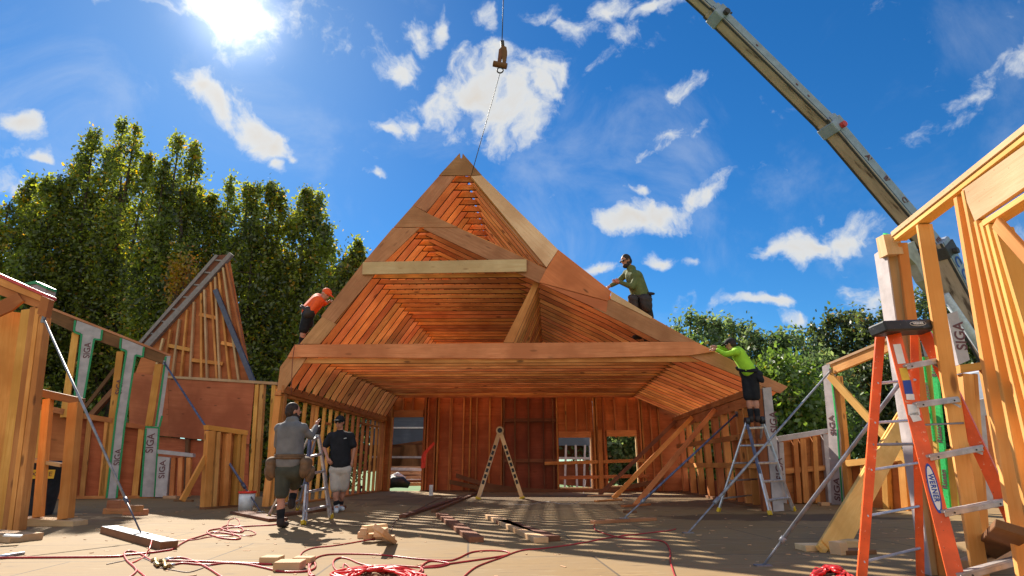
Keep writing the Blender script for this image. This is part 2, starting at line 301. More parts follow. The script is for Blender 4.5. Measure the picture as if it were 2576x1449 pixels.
def plf(a, b):
    p, q = flo(*a), flo(*b); return Pl(p, q - p)
def dist(a, b): return (a - b).length
def beam(name, A, B, w, t, nrm, mat, parent=None, c=.5, bev=.004, ext=0):
    """board from A to B: w across, t along nrm; c = share of t in front of the line"""
    L_ = (B - A).length
    if w >= 4: w = w * depth((A + B) / 2) / FPX
    me = boxme(-ext, L_ + ext, -w / 2, w / 2, -t * c, t * (1 - c), bev)
    return link(name, me, parent, frame(A, B - A, nrm), [mat])
def pb(name, pl, p0, p1, w, t, off, mat, parent=None, ext=0):
    return beam(name, pl.hit(*p0, off), pl.hit(*p1, off), w, t, pl.n, mat, parent, c=0, ext=ext)
def ps(name, pl, pts, t, off, mat, parent=None, g=0, bev=0):
    """polygon traced on a plane, with real thickness t behind its face"""
    P = [pl.hit(x, y, off) for x, y in pts]
    M = frame(P[g], P[(g + 1) % len(P)] - P[g], pl.n); Mi = M.inverted()
    q = [Mi @ p for p in P]; n = len(q)
    me = me_from([(v.x, v.y, 0) for v in q] + [(v.x, v.y, t) for v in q], [list(range(n)), [n + i for i in range(n)][::-1]] + [[i, n + i, n + (i + 1) % n, (i + 1) % n] for i in range(n)])
    return link(name, fix(me), parent, M, [mat])
def catmull(P, k=8, closed=False):
    out = []; n = len(P)
    for i in range(n - 1):
        p0, p1, p2, p3 = P[max(i - 1, 0)], P[i], P[i + 1], P[min(i + 2, n - 1)]
        for j in range(k):
            t = j / k
            out.append(.5 * ((2 * p1) + (p2 - p0) * t + (2 * p0 - 5 * p1 + 4 * p2 - p3) * t * t + (3 * p1 - p0 - 3 * p2 + p3) * t ** 3))
    out.append(P[-1]); return out
def tubedata(P, r, seg=8, vo=0):
    V, Fc = [], []; n = len(P)
    rr = r if isinstance(r, (list, tuple)) else [r] * n
    prev = None
    for i, p in enumerate(P):
        d = (P[min(i + 1, n - 1)] - P[max(i - 1, 0)])
        d = d.normalized() if d.length > 1e-9 else Vector((0, 0, 1))
        a = prev if prev is not None else (Vector((0, 0, 1)) if abs(d.z) < .9 else Vector((1, 0, 0)))
        a = (a - d * a.dot(d)).normalized(); b = d.cross(a); prev = a
        for k in range(seg):
            th = 2 * math.pi * k / seg
            V.append(p + (a * math.cos(th) + b * math.sin(th)) * rr[i])
    for i in range(n - 1):
        for k in range(seg):
            Fc.append([vo + i * seg + k, vo + i * seg + (k + 1) % seg, vo + (i + 1) * seg + (k + 1) % seg, vo + (i + 1) * seg + k])
    Fc.append([vo + k for k in range(seg)][::-1]); Fc.append([vo + (n - 1) * seg + k for k in range(seg)])
    return V, Fc
def tube(name, P, r, mat, parent=None, seg=8, smooth=True):
    o = P[0].copy(); V, Fc = tubedata([p - o for p in P], r, seg)
    return link(name, fix(me_from(V, Fc), smooth), parent, Matrix.Translation(o), [mat])
def tubes(name, Ps, r, mat, parent=None, seg=6):
    o = Ps[0][0].copy(); V, Fc = [], []
    for P in Ps:
        v, f = tubedata([p - o for p in P], r, seg, len(V)); V += v; Fc += f
    return link(name, fix(me_from(V, Fc), True), parent, Matrix.Translation(o), [mat])
def text(s, size, pos, xdir, nrm, mat, parent=None, name='lettering', bold=0.0, spacing=1.0):
    """lettering lying on a surface: xdir = reading direction, nrm = out of the surface"""
    cu = bpy.data.curves.new(name, 'FONT'); cu.body = s; cu.size = size; cu.extrude = .0015; cu.offset = bold; cu.align_x = 'CENTER'; cu.align_y = 'CENTER'; cu.space_character = spacing
    tmp = bpy.data.objects.new('tmp', cu); COL.objects.link(tmp); bpy.context.view_layer.update()
    me = bpy.data.meshes.new_from_object(tmp.evaluated_get(bpy.context.evaluated_depsgraph_get())); bpy.data.objects.remove(tmp); me.materials.clear()
    return link(name, me, parent, frame(pos, xdir, nrm), [mat])
def wbox(name, c, sx, sy, sz, mat, parent=None, rz=0, bev=.004, rx=0, ry=0):
    """a block resting with its underside centred on c"""
    M = Matrix.Translation(c) @ Matrix.Rotation(rz, 4, 'Z') @ Matrix.Rotation(ry, 4, 'Y') @ Matrix.Rotation(rx, 4, 'X')
    return link(name, boxme(-sx / 2, sx / 2, -sy / 2, sy / 2, 0, sz, bev), parent, M, [mat])
def multi(name, parts, mats, parent=None, loc=None, smooth=False):
    """parts: [(verts, faces, material index)] in world space -> one mesh"""
    loc = loc or parts[0][0][0].copy()
    V, Fc, MI = [], [], []
    for v, f, mi in parts:
        k = len(V); V += [x - loc for x in v]; Fc += [[k + i for i in q] for q in f]; MI += [mi] * len(f)
    me = me_from(V, Fc); o = link(name, me, parent, Matrix.Translation(loc), mats)
    me.polygons.foreach_set('material_index', MI)
    if smooth: me.polygons.foreach_set('use_smooth', [True] * len(me.polygons))
    return o
# ------------------------------------------------------------------ ground and deck
g = link('ground', me_from([(-900, -900, 0), (900, -900, 0), (900, 900, 0), (-900, 900, 0)], [[0, 1, 2, 3]]), None, Matrix.Translation((0, 0, -.55)), ['grass']); tag(g, kind='structure')
g = link('path', me_from([(-30, 24, 0), (10, 24, 0), (10, 34, 0), (-30, 34, 0)], [[0, 1, 2, 3]]), None, Matrix.Translation((0, 0, -.54)), ['gravel']); tag(g, kind='structure')
dk = link('floor', boxme(-15, 15, -4, 21.2, -.3, 0), None, None, ['deck']); tag(dk, kind='structure')
# ------------------------------------------------------------------ the house frame
HA = R(3.6)
hu, hv = Vector((math.cos(HA), -math.sin(HA), 0)), Vector((math.sin(HA), math.cos(HA), 0))
H0 = Vector((0, 12.3, 0))
HP = Pl(H0, hu)
SP, NF = .42, 20
house = thing('house_frame', 'large timber house frame with a steep asymmetrical open rafter roof at centre', 'house', H0)
def gone(p): return p
LRAF = [(1150, 394), (1170, 412), (1144, 444), (1071.7, 534.6), (967, 657), (804, 867), (769, 901), (714, 982), (704, 982), (722, 930), (771, 866), (840, 786), (936, 657), (1010, 571), (1112, 444)]
SRAF = [(1162, 392), (1170, 402), (1204, 444), (1388, 640), (1385, 684), (1340, 636), (1186, 450)]
SHAL = [(1071, 536), (1151, 571), (1281, 630), (1404, 690), (1538, 745), (1641, 799), (1750, 860), (1840, 905), (1916, 943), (1982, 973), (1963, 990), (1912, 966), (1858, 944), (1736, 895), (1662, 859), (1529, 790), (1357, 711), (1227, 652), (1061, 574)]
protos = []
def truss(k):
    """one roof frame: rafters with collar ties, floor joist and knee strut under it"""
    dv = hv * (SP * k)
    if k == 0:
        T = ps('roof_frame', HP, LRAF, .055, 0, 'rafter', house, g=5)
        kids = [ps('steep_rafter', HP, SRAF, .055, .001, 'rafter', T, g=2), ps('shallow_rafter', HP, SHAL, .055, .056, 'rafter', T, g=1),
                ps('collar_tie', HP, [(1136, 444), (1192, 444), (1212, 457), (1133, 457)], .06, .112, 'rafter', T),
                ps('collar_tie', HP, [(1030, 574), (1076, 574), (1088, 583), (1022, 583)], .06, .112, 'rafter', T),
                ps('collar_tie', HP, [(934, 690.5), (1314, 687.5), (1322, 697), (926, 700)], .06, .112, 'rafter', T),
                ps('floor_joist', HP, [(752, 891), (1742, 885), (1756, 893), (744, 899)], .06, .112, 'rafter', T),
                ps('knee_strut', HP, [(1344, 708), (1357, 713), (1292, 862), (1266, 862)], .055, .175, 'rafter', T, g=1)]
        for q in [T] + kids:                       # laminated timber; dark edge colour paints the shade lines between members
            q.data.materials.append(MT['edgeshade'])
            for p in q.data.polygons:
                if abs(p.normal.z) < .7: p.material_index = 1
        protos.append((T, kids)); return
    T0, kids = protos[0]
    def cp(o, par):
        c = o.copy(); COL.objects.link(c); WM[c.name] = Matrix.Translation(dv) @ WM[o.name]
        c.parent = par; c.matrix_local = WM[par.name].inverted() @ WM[c.name]; return c
    T = cp(T0, house)
    for kd in kids: cp(kd, T)
for k in range(NF): truss(k)
# front face plates (spliced engineered boards with nail heads)
ps('gusset_plate', HP, [(1156.6, 385), (1158.5, 398), (1162, 398), (1164, 386), (1212.6, 441), (1104, 441)], .04, -.045, 'pale', house, g=4)
ps('splice_plate', HP, [(990.4, 571.4), (1039.2, 516.6), (1071.7, 534.6), (1151, 571)], .04, -.045, 'pale', house, g=3)
ps('front_rafter', HP, [(1104, 443), (1146, 443), (1073, 533), (1039, 516)], .035, -.04, 'pale', house, g=1)
ps('front_rafter', HP, [(988, 573), (1056, 573), (967, 658), (916, 658)], .035, -.04, 'pale', house, g=1)
ps('front_rafter', HP, [(914, 660), (967, 660), (930, 705), (838, 815), (808, 795)], .035, -.04, 'pale', house, g=1)
ps('front_rafter', HP, [(810, 797), (846, 815), (804, 865), (754, 865)], .035, -.06, 'pale', house, g=1)
ps('front_rafter', HP, [(723, 899), (770, 901), (714, 982), (697, 983), (704.7, 923)], .035, -.04, 'pale', house, g=1)
ps('front_rafter', HP, [(1185, 443), (1212, 441), (1404, 628), (1375, 672)], .05, -.07, 'pine', house, g=1)
ps('front_rafter', HP, [(1190, 462), (1196, 470), (1376, 674), (1357, 664)], .05, -.02, 'pale', house, g=1)
ps('sheathing_plate', HP, [(1404.5, 628), (1538.2, 733), (1529.7, 757), (1357, 710), (1377, 672)], .02, -.05, 'plyred', house, g=0)
ps('sheathing_plate', HP, [(1357, 712), (1529, 759), (1525, 786), (1492, 772)], .02, -.045, 'plyred', house, g=0)
ps('front_rafter', HP, [(1529, 757), (1536, 751), (1641, 802), (1749, 860), (1662, 859), (1492, 774)], .035, -.04, 'pale', house, g=1)
ps('front_rafter', HP, [(1538, 733), (1641, 797), (1638, 802), (1536, 752)], .05, -.055, 'pine', house, g=0)
ps('front_rafter', HP, [(1072, 537), (1151, 573), (1281, 632), (1385, 682), (1357, 712), (1227, 652), (1066, 576)], .035, -.03, 'pale', house, g=1)
ps('front_rafter', HP, [(1749, 862), (1840, 906), (1916, 943), (1981.7, 973), (1963, 990), (1858, 946), (1736, 896)], .04, -.04, 'pale', house, g=1)
ps('collar_beam', HP, [(912.8, 659.2), (1324.5, 652), (1324.5, 682.7), (911, 690)], .045, -.11, 'pine', house)
ps('tie_beam', HP, [(741, 867), (1749, 859.4), (1800, 884), (1733, 894), (1341, 902), (723, 898)], .06, -.11, 'redbeam', house)
ps('tie_beam', HP, [(775, 901), (1341, 904), (1730, 896), (1762, 910), (760, 914)], .045, -.04, 'rafter', house)
for (x, y, w) in ((1108, 436, 12), (1002, 548, 8), (1252, 485, 9)): pass
# walls of the house in its own frame (s along hu, v along hv)
def HW(s, v, z): return H0 + hu * s + hv * v + Vector((0, 0, z))
def sloc(p): d = p - H0; return d.dot(hu), d.dot(hv), d.z
SL = sloc(HP.hit(700, 980))[0] + .02; ZL = HP.hit(705, 984).z
SR = sloc(HP.hit(1906, 968))[0]; ZR = HP.hit(1906, 966).z - .02
VB = SP * (NF - 1) + .35
def hb(name, a, b, w, t, mat, parent, nrm=None):
    return beam(name, HW(*a), HW(*b), w, t, nrm if nrm is not None else hv, mat, parent)
lw = hb('side_wall', (SL, -.05, ZL - .05), (SL, VB, ZL - .05), .14, .09, 'orange', house, Vector((0, 0, 1)))
hb('bottom_plate', (SL, .5, .02), (SL, VB, .02), .14, .04, 'orange', lw, Vector((0, 0, 1)))
hb('ledger', (SL + .1, -.05, ZL + .04), (SL + .1, VB, ZL + .04), .05, .16, 'orange', lw, Vector((0, 0, 1)))
for v in [0, .09, .95, 1.45, 1.95, 2.2, 2.7, 3.15, 3.6, 4.05, 4.5, 5.0, 5.5, 6.0, 6.5, 7.0, 7.5, 7.9]:
    hb('stud', (SL, v, .04), (SL, v, ZL - .1), .14 if v < .5 else .085, .05, 'amber' if v < 4 else 'orange', lw)
for v0, v1, z in ((1.0, 1.4, 1.25), (2.75, 3.1, 1.9), (5.5, 7.6, 2.1)):
    hb('blocking', (SL, v0, z), (SL, v1, z), .1, .05, 'orange', lw, Vector((0, 0, 1)))
rw = hb('side_wall', (SR, -.05, ZR - .09), (SR, VB, ZR - .09), .14, .14, 'orange', house, Vector((0, 0, 1)))
hb('header_beam', (SR, .1, ZR - .28), (SR, VB, ZR - .28), .12, .22, 'orange', rw, Vector((0, 0, 1)))
hb('bottom_plate', (SR, .0, .03), (SR, VB, .03), .14, .06, 'brown', rw, Vector((0, 0, 1)))
for v in [.25, .33, .41, .9, 1.35, 1.43, 1.9, 2.6, 2.68, 3.4, 3.5, 4.4, 4.5, 5.4, 5.5, 6.4, 6.5, 7.4, 7.6]:
    hb('stud', (SR, v, .06), (SR, v, ZR - .39), .16, .07, 'orange', rw)
for z, v1 in ((.85, 7.9), (1.45, 7.9)): hb('girt', (SR - .09, .3, z), (SR - .09, v1, z), .04, .12, 'orange', rw, Vector((0, 0, 1)))
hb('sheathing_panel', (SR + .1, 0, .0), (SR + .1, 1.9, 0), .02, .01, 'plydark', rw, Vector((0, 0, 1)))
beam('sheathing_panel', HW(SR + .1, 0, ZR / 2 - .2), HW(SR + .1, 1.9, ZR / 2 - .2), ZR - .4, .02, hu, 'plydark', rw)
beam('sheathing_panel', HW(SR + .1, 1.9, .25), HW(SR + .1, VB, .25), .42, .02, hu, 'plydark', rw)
for k in range(NF): hb('rafter_tail', (SR - .06, SP * k + .02, ZR - .02), (SR + .2, SP * k + .02, ZR - .1), .06, .045, 'cutwood', rw)
# back wall: panel with openings, studs in front
BP = Pl(HW(0, VB, 0), hu)
def bs(p): s, v, z = sloc(BP.hit(*p)); return s, z
def hrect(name, s0, s1, z0, z1, mat, parent, v=VB, t=.02):
    return beam(name, HW(s0, v, (z0 + z1) / 2), HW(s1, v, (z0 + z1) / 2), z1 - z0, t, hv, mat, parent, c=0, bev=0)
dx0, dz1 = bs((991, 1050)); dx1, _ = bs((1066, 1050))
wx0, wz1 = bs((1405, 1101)); wx1, wz0 = bs((1492, 1226)); vx0, vz1 = bs((1525.6, 1098)); vx1, vz0 = bs((1608, 1222))
ZT = bs((1300, 1006))[1] + .25
bw = hrect('back_wall', SL - .1, dx0, 0, ZT, 'ply', house)
for a in ((dx0, dx1, dz1, ZT), (dx1, wx0, 0, ZT), (wx0, wx1, wz1, ZT), (wx0, wx1, 0, wz0), (wx1, vx0, 0, ZT), (vx0, vx1, vz1, ZT), (vx0, vx1, 0, vz0), (vx1, SR + .1, 0, ZT)):
    hrect('sheathing_panel', *a, 'ply', bw)
cx0, cx1 = bs((1266, 1100))[0], bs((1400, 1100))[0]
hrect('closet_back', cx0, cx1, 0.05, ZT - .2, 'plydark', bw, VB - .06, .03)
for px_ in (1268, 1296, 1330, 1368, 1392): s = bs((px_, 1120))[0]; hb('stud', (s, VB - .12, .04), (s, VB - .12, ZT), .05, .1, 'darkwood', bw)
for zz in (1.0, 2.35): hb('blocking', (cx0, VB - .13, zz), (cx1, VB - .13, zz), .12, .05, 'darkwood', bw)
for px_ in (968, 984, 1069, 1076, 1095, 1102, 1132, 1136, 1166, 1183, 1199, 1232, 1262, 1402, 1496, 1503, 1520, 1612, 1618, 1640, 1660):
    s = bs((px_, 1120))[0]; hb('stud', (s, VB - .07, .04), (s, VB - .07, ZT), .05, .13, 'orange', bw)
for px_ in (1424, 1450, 1476, 1548, 1580):
    s = bs((px_, 1080))[0]; hb('cripple_stud', (s, VB - .07, wz1), (s, VB - .07, ZT), .05, .13, 'orange', bw)
for px_ in (1015, 1040): s = bs((px_, 1040))[0]; hb('cripple_stud', (s, VB - .07, dz1), (s, VB - .07, ZT), .05, .13, 'orange', bw)
hb('header_beam', (wx0, VB - .09, wz1 + .1), (wx1, VB - .09, wz1 + .1), .2, .1, 'orange', bw)
hb('header_beam', (vx0, VB - .09, vz1 + .1), (vx1, VB - .09, vz1 + .1), .2, .1, 'orange', bw)
hb('header_beam', (dx0, VB - .09, dz1 + .12), (dx1, VB - .09, dz1 + .12), .24, .1, 'orange', bw)
hb('window_sill', (wx0, VB - .09, wz0 - .02), (wx1, VB - .09, wz0 - .02), .05, .14, 'pine', bw)
hb('window_sill', (vx0, VB - .09, vz0 - .02), (vx1, VB - .09, vz0 - .02), .05, .14, 'pine', bw)
hb('window_jamb', (wx1 - .02, VB - .05, wz0), (wx1 - .02, VB - .05, wz1), .05, .14, 'pine', bw)
hb('window_jamb', (vx1 - .02, VB - .05, vz0), (vx1 - .02, VB - .05, vz1), .05, .14, 'pine', bw)
hb('bottom_plate', (dx1, VB - .07, .02), (SR, VB - .07, .02), .04, .14, 'brown', bw)
B2 = Pl(HW(0, VB - .2, 0), hu)
pb('girt', B2, (1370, 1166), (1621, 1158), 8, .04, 0, 'orange', bw); pb('girt', B2, (1407, 1202), (1633, 1197), 8, .04, 0, 'orange', bw)
pb('girt', B2, (1509, 1081), (1514, 1232), 10, .04, -.06, 'orange', bw)
# corner column at the front right, wrapped
CP = Pl(HW(SR + .25, -.15, 0), hu)
ps('corner_post', CP, [(1919, 976), (1940, 974), (1973, 1285), (1946, 1287)], .14, 0, 'wrap', house, g=1)
ps('corner_post', CP, [(1896, 985), (1917, 978), (1944, 1287), (1922, 1289)], .14, .02, 'plydark', house, g=1)
def vtext(s, pl, p0, p1, size, mat, parent, off=-.003, flip=1):
    a, b = pl.hit(*p0, off), pl.hit(*p1, off); return text(s, size * .62, (a + b) / 2, b - a, -pl.n, mat, parent, bold=.003)
vtext('SIGA', CP, (1950, 1094), (1944, 1030), .32, 'ink', house); vtext('SIGA', CP, (1964, 1210), (1959, 1150), .32, 'ink', house)
# front left posts of the house
FL = plf((667, 1279), (700, 1279))
for a, b, w, m in (((700, 978), (681, 1272), 13, 'amber'), ((712, 985), (695, 1268), 10, 'orange')): pb('corner_post', FL, a, b, w, .14, 0, m, house)
# ---- the tops of the left wall seen past the rafters: long braces inside the house
def brace3(label, top, bot, ytop, w=13, mat='amber'):
    A = at(*top, ytop); B = flo(*bot); d = (B - A)
    t = thing('timber_brace', label, 'brace', B, 'timber braces against the house wall')
    n = d.cross(Vector((0, 0, 1))).cross(d).normalized() * -1
    beam('board', A, B, w, .045, n, mat, t); return t
zt = ZR - .3
def on_right(x, y): # point on the inner face of the right wall
    d = ray(x, y); o = HW(SR - .1, 0, 0); return CAM + d * ((o - CAM).dot(hu) / d.dot(hu))
for lab, a, b, w, m in (('long brown timber brace farthest back, leaning to the right wall', (1700, 1059), (1508, 1245), 9, 'brown'),
                  ('middle one of three long timber braces leaning to the right wall', (1741, 1050), (1543, 1254), 11, 'amber'),
                  ('long reddish timber brace nearest the camera of the three inside the house', (1799, 1030), (1597, 1272), 12, 'orange')):
    A = on_right(*a); B = flo(*b); t = tag(beam('timber_brace', A, B, w, .045, hv, m), lab, 'brace', 'timber braces inside the house')
# ---- long sagging boards at the foot of the back wall
for lab, pts in (('long thin board sagging across the foot of the back wall, upper one', [(1147, 1196), (1250, 1225), (1388, 1236), (1520, 1235), (1671, 1207)]), ('long thin board bowed along the floor before the back wall, lower one', [(1131, 1212), (1230, 1232), (1330, 1243), (1480, 1246), (1600, 1240)])):
    off = -.45 if 'upper' in lab else -.6
    P = catmull([BP.hit(x, y, off) for x, y in pts], 6); V = []; Fc = []
    for i, p in enumerate(P):
        for dn, dz in ((0, .07), (0, -.07), (.03, -.07), (.03, .07)): V.append(p + BP.n * dn + Vector((0, 0, dz)))
    for i in range(len(P) - 1):
        for k in range(4): Fc.append([4 * i + k, 4 * i + (k + 1) % 4, 4 * i + 4 + (k + 1) % 4, 4 * i + 4 + k])
    Fc += [[3, 2, 1, 0], [4 * len(P) - 4 + i for i in range(4)]]
    o = V[0].copy(); tag(link('long_board', fix(me_from([v - o for v in V], Fc)), None, Matrix.Translation(o), ['brown']), lab, 'board', 'long boards by the back wall')
# ------------------------------------------------------------------ other wall frames
# near left wall
PA = Pl(at(40, 1335, flo(40, 1335).y), (1, -.03))
wa = thing('wall_frame', 'tall stud wall corner at the far left edge with a red chalk line on its top plate', 'wall frame', flo(10, 1338))
ps('plywood_panel', PA, [(-60, 770), (72, 790), (10, 1338), (-60, 1338)], .02, .35, 'amber', wa, g=1)
ps('top_plate', PA, [(-40, 671), (122, 742), (121, 750), (-40, 680)], .16, -.02, 'redstripe', wa)
ps('top_plate', PA, [(-40, 681), (121, 751), (112, 762), (-40, 702)], .14, 0, 'orange', wa)
ps('header_beam', PA, [(-40, 703), (106, 760), (104, 778), (-40, 728)], .09, .03, 'orange', wa)
ps('diagonal_board', PA, [(-40, 775), (43, 737), (58, 757), (30, 780), (-40, 812)], .04, -.01, 'orange', wa)
ps('end_block', PA, [(104, 744), (124, 752), (114, 798), (93, 789)], .1, -.12, 'orange', wa)
for a, b, w, m in (((64, 778), (-8, 1338), 24, 'amber'), ((82, 772), (10, 1338), 15, 'orange'), ((94, 775), (22, 1338), 12, 'amber'), ((105, 795), (38, 1336), 14, 'orange')): pb('stud', PA, a, b, w, .14, 0, m, wa)
ps('wrapped_post_cap', PA, [(52, 716), (89, 708), (117, 722), (112, 742), (60, 722)], .2, .2, 'wrap', wa); ps('wrapped_post_cap', PA, [(50, 714), (89, 706), (118, 720), (117, 727), (89, 714), (52, 719)], .2, .18, 'tape', wa)
PA2 = Pl(flo(100, 1322), (1, -.02))
wa2 = thing('low_wall_frame', 'low window frame of amber studs beside the tall left corner, standing on a sill board', 'wall frame', flo(108, 1322))
ps('top_plate', PA2, [(71, 972), (198, 1000), (196, 1018), (70, 992)], .15, 0, 'brown', wa2)
pb('stud', PA2, (116, 1003), (90, 1302), 20, .09, 0, 'amber', wa2); pb('stud', PA2, (183, 1012), (156, 1306), 26, .14, -.01, 'amber', wa2)
ps('rail', PA2, [(44, 1148), (151, 1166), (150, 1175), (44, 1157)], .14, .02, 'pine', wa2)
ps('sill_board', PA2, [(32, 1302), (184, 1312), (184, 1326), (32, 1329)], .3, -.12, 'cutwood', wa2)
# rake wall behind it with tape and wrap
PB = Pl(flo(150, 1258), flo(430, 1252) - flo(150, 1258))
wb = thing('wrapped_wall_frame', 'tall raked stud wall with grey wrapped posts edged in dark green tape at left', 'wall frame', flo(290, 1256))
ps('header_beam', PB, [(112, 770), (429, 895.4), (411, 915), (191.7, 838.5), (110, 800)], .14, 0, 'brown', wb)
ps('top_plate', PB, [(112, 766), (430, 892), (429, 897), (112, 772)], .18, -.02, 'pale', wb)
W = [[(194, 806), (256, 829), (253, 855), (236, 852), (203, 1040), (182, 1256), (166, 1256), (186, 1000), (204, 838), (188, 832)],
     [(308, 851), (361, 872), (358, 898), (340, 893), (312, 1075), (292, 1254), (268, 1254), (292, 1040), (318, 880), (306, 876)],
     [(417, 895), (429, 896), (408, 1046), (400, 1076), (390, 1250), (354, 1250), (367, 1077), (391, 1072)]]
for q in W:
    ps('house_wrap', PB, q, .012, -.03, 'wrap', wb)
for a, b in (((189, 806), (186, 834)), ((186, 835), (205, 842)), ((205, 840), (186, 1010)), ((186, 1010), (168, 1255)), ((257, 830), (254, 856)), ((254, 855), (236, 853)), ((237, 852), (204, 1040)), ((204, 1040), (183, 1255)),
             ((304, 850), (302, 877)), ((303, 878), (319, 884)), ((318, 884), (292, 1045)), ((292, 1045), (268, 1253)), ((362, 873), (359, 899)), ((359, 898), (341, 893)), ((341, 893), (313, 1075)), ((313, 1075), (293, 1253)),
             ((417, 897), (392, 1072)), ((365, 1074), (401, 1076)), ((367, 1078), (354, 1250)), ((400, 1076), (389, 1250)), ((408, 1046), (401, 1074))):
    pb('tape_strip', PB, a, b, 4.5, .006, -.038, 'tape', wb)
for a, b, w, m in (((190, 836), (160, 1050), 15, 'amber'), ((302, 884), (257, 1252), 15, 'amber'), ((399, 916), (374, 1072), 16, 'amber'), ((226, 1052), (205, 1250), 11, 'orange'), ((270, 1060), (254, 1250), 12, 'amber'), ((356, 1078), (338, 1250), 13, 'amber'), ((100, 1030), (85, 1245), 12, 'amber')):
    pb('stud', PB, a, b, w, .12, .02, m, wb)
for q in ([(70, 1010), (162, 1029), (158, 1043), (70, 1024)], [(204, 1038), (283, 1052), (281, 1064), (202, 1052)], [(314, 1062), (366, 1070), (366, 1080), (312, 1074)], [(60, 1246), (200, 1248), (390, 1246), (390, 1254), (60, 1256)]): ps('cross_plate', PB, q, .12, 0, 'orange', wb)
ps('plywood_panel', PB, [(60, 1026), (205, 1050), (195, 1252), (50, 1252)], .02, .2, 'ply', wb); ps('plywood_panel', PB, [(205, 1050), (366, 1074), (355, 1250), (195, 1252)], .02, .2, 'ply', wb)
for p0, p1 in (((217, 905), (222, 858)), ((297, 1000), (304, 945)), ((196, 1090), (200, 1040)), ((293, 1180), (300, 1120))): vtext('SIGA', PB, p0, p1, .33, 'ink', wb, off=-.034)
vtext('SIGA', PB, (375, 1145), (382, 1085), .40, 'ink', wb, off=-.034)
# low wrapped frame in front of the rear panel
PS_ = Pl(flo(440, 1254), (1, 0))
wsg = thing('low_wrapped_frame', 'low stud frame with a pale wrapped top and post before the red plywood wall', 'wall frame', flo(440, 1254))
ps('top_plate', PS_, [(396, 1131), (485, 1141), (485, 1150), (396, 1141)], .14, 0, 'wrap', wsg); ps('house_wrap', PS_, [(397, 1148), (427, 1151), (418, 1250), (390, 1250)], .12, -.01, 'wrap', wsg)
for x0, x1 in ((436, 430), (454, 450), (474, 470)): pb('stud', PS_, (x0, 1151), (x1, 1250), 11, .1, .02, 'orange', wsg)
vtext('SIGA', PS_, (406, 1210), (411, 1152), .36, 'ink', wsg, off=-.014)
# rear left wall in plywood
PC = Pl(flo(500, 1247), flo(697, 1250) - flo(500, 1247))
wc = thing('plywood_wall', 'low rear wall sheathed in red plywood with open studs at its right end', 'wall frame', flo(520, 1248))
ps('plywood_panel', PC, [(325, 936), (422, 948), (424, 1098), (325, 1090)], .03, 0, 'plyred', wc); ps('plywood_panel', PC, [(423, 948), (640, 963), (626, 1118), (424, 1098)], .03, 0, 'plyred', wc, g=0)
ps('plywood_panel', PC, [(325, 1091), (626, 1119), (624, 1250), (325, 1250)], .03, .12, 'ply', wc)
ps('top_plate', PC, [(422, 945), (697, 961), (697, 968), (422, 951)], .14, -.03, 'cutwood', wc)
for x0, x1 in ((470, 465), (545, 540), (585, 580)): pb('stud', PC, (x0, 1105), (x1, 1250), 10, .1, .02, 'brown', wc)
for a, b, w, m in (((646, 967), (628, 1252), 11, 'amber'), ((659, 967), (641, 1252), 12, 'yellow'), ((688, 968), (670, 1276), 12, 'amber')): pb('stud', PC, a, b, w, .12, 0, m, wc)
# gable wall standing behind
PG = Pl(at(500, 950, 18.5), (1, -.05))
wg = thing('gable_wall', 'tall triangular plywood gable wall with a ladder-like rake overhang among the left trees', 'gable wall', at(500, 1200, 18.5))
ps('plywood_panel', PG, [(575, 638), (634, 965), (330, 965), (366, 870)], .03, .12, 'ply', wg, g=1)
ps('rake_rafter', PG, [(577, 634), (584, 640), (371, 876), (355, 872)], .14, -.03, 'greywood', wg, g=1); ps('rake_rafter', PG, [(541, 640), (549, 642), (352, 866), (343, 866)], .05, -.05, 'greywood', wg, g=1)
ps('rake_rafter', PG, [(285, 925), (293, 928), (205, 1042), (196, 1040)], .05, -.05, 'brown', wg, g=1); ps('rake_rafter', PG, [(300, 955), (310, 960), (232, 1046), (218, 1044)], .14, -.03, 'brown', wg, g=1)
ps('rake_soffit', PG, [(549, 642), (575, 640), (362, 872), (345, 866)], .02, .02, 'darkwood', wg, g=1)
for i in range(8):
    t = .04 + i * .135; pb('lookout', PG, (549 - 200 * t, 645 + 228 * t), (576 - 208 * t, 647 + 228 * t), 4, .05, -.02, 'greywood', wg)
for i, (xt, xb) in enumerate(((568, 628), (560, 600), (549, 577), (540, 552), (529, 545), (513, 520), (505, 505), (487, 476), (470, 452), (450, 430), (428, 405), (409, 382))):
    yt = 655 + (575 - xt) * 1.18; pb('stud', PG, (xt, yt), (xb, 962), 5, .1, 0, 'cutwood' if i % 2 else 'orange', wg)
for a, b in (((420, 868), (478, 880)), ((500, 790), (545, 800)), ((556, 862), (606, 872)), ((480, 905), (560, 915))): pb('blocking', PG, a, b, 9, .05, .01, 'amber', wg)
pb('brace', PG, (540, 728), (636, 962), 12, .09, -.12, 'darkpole', wg)
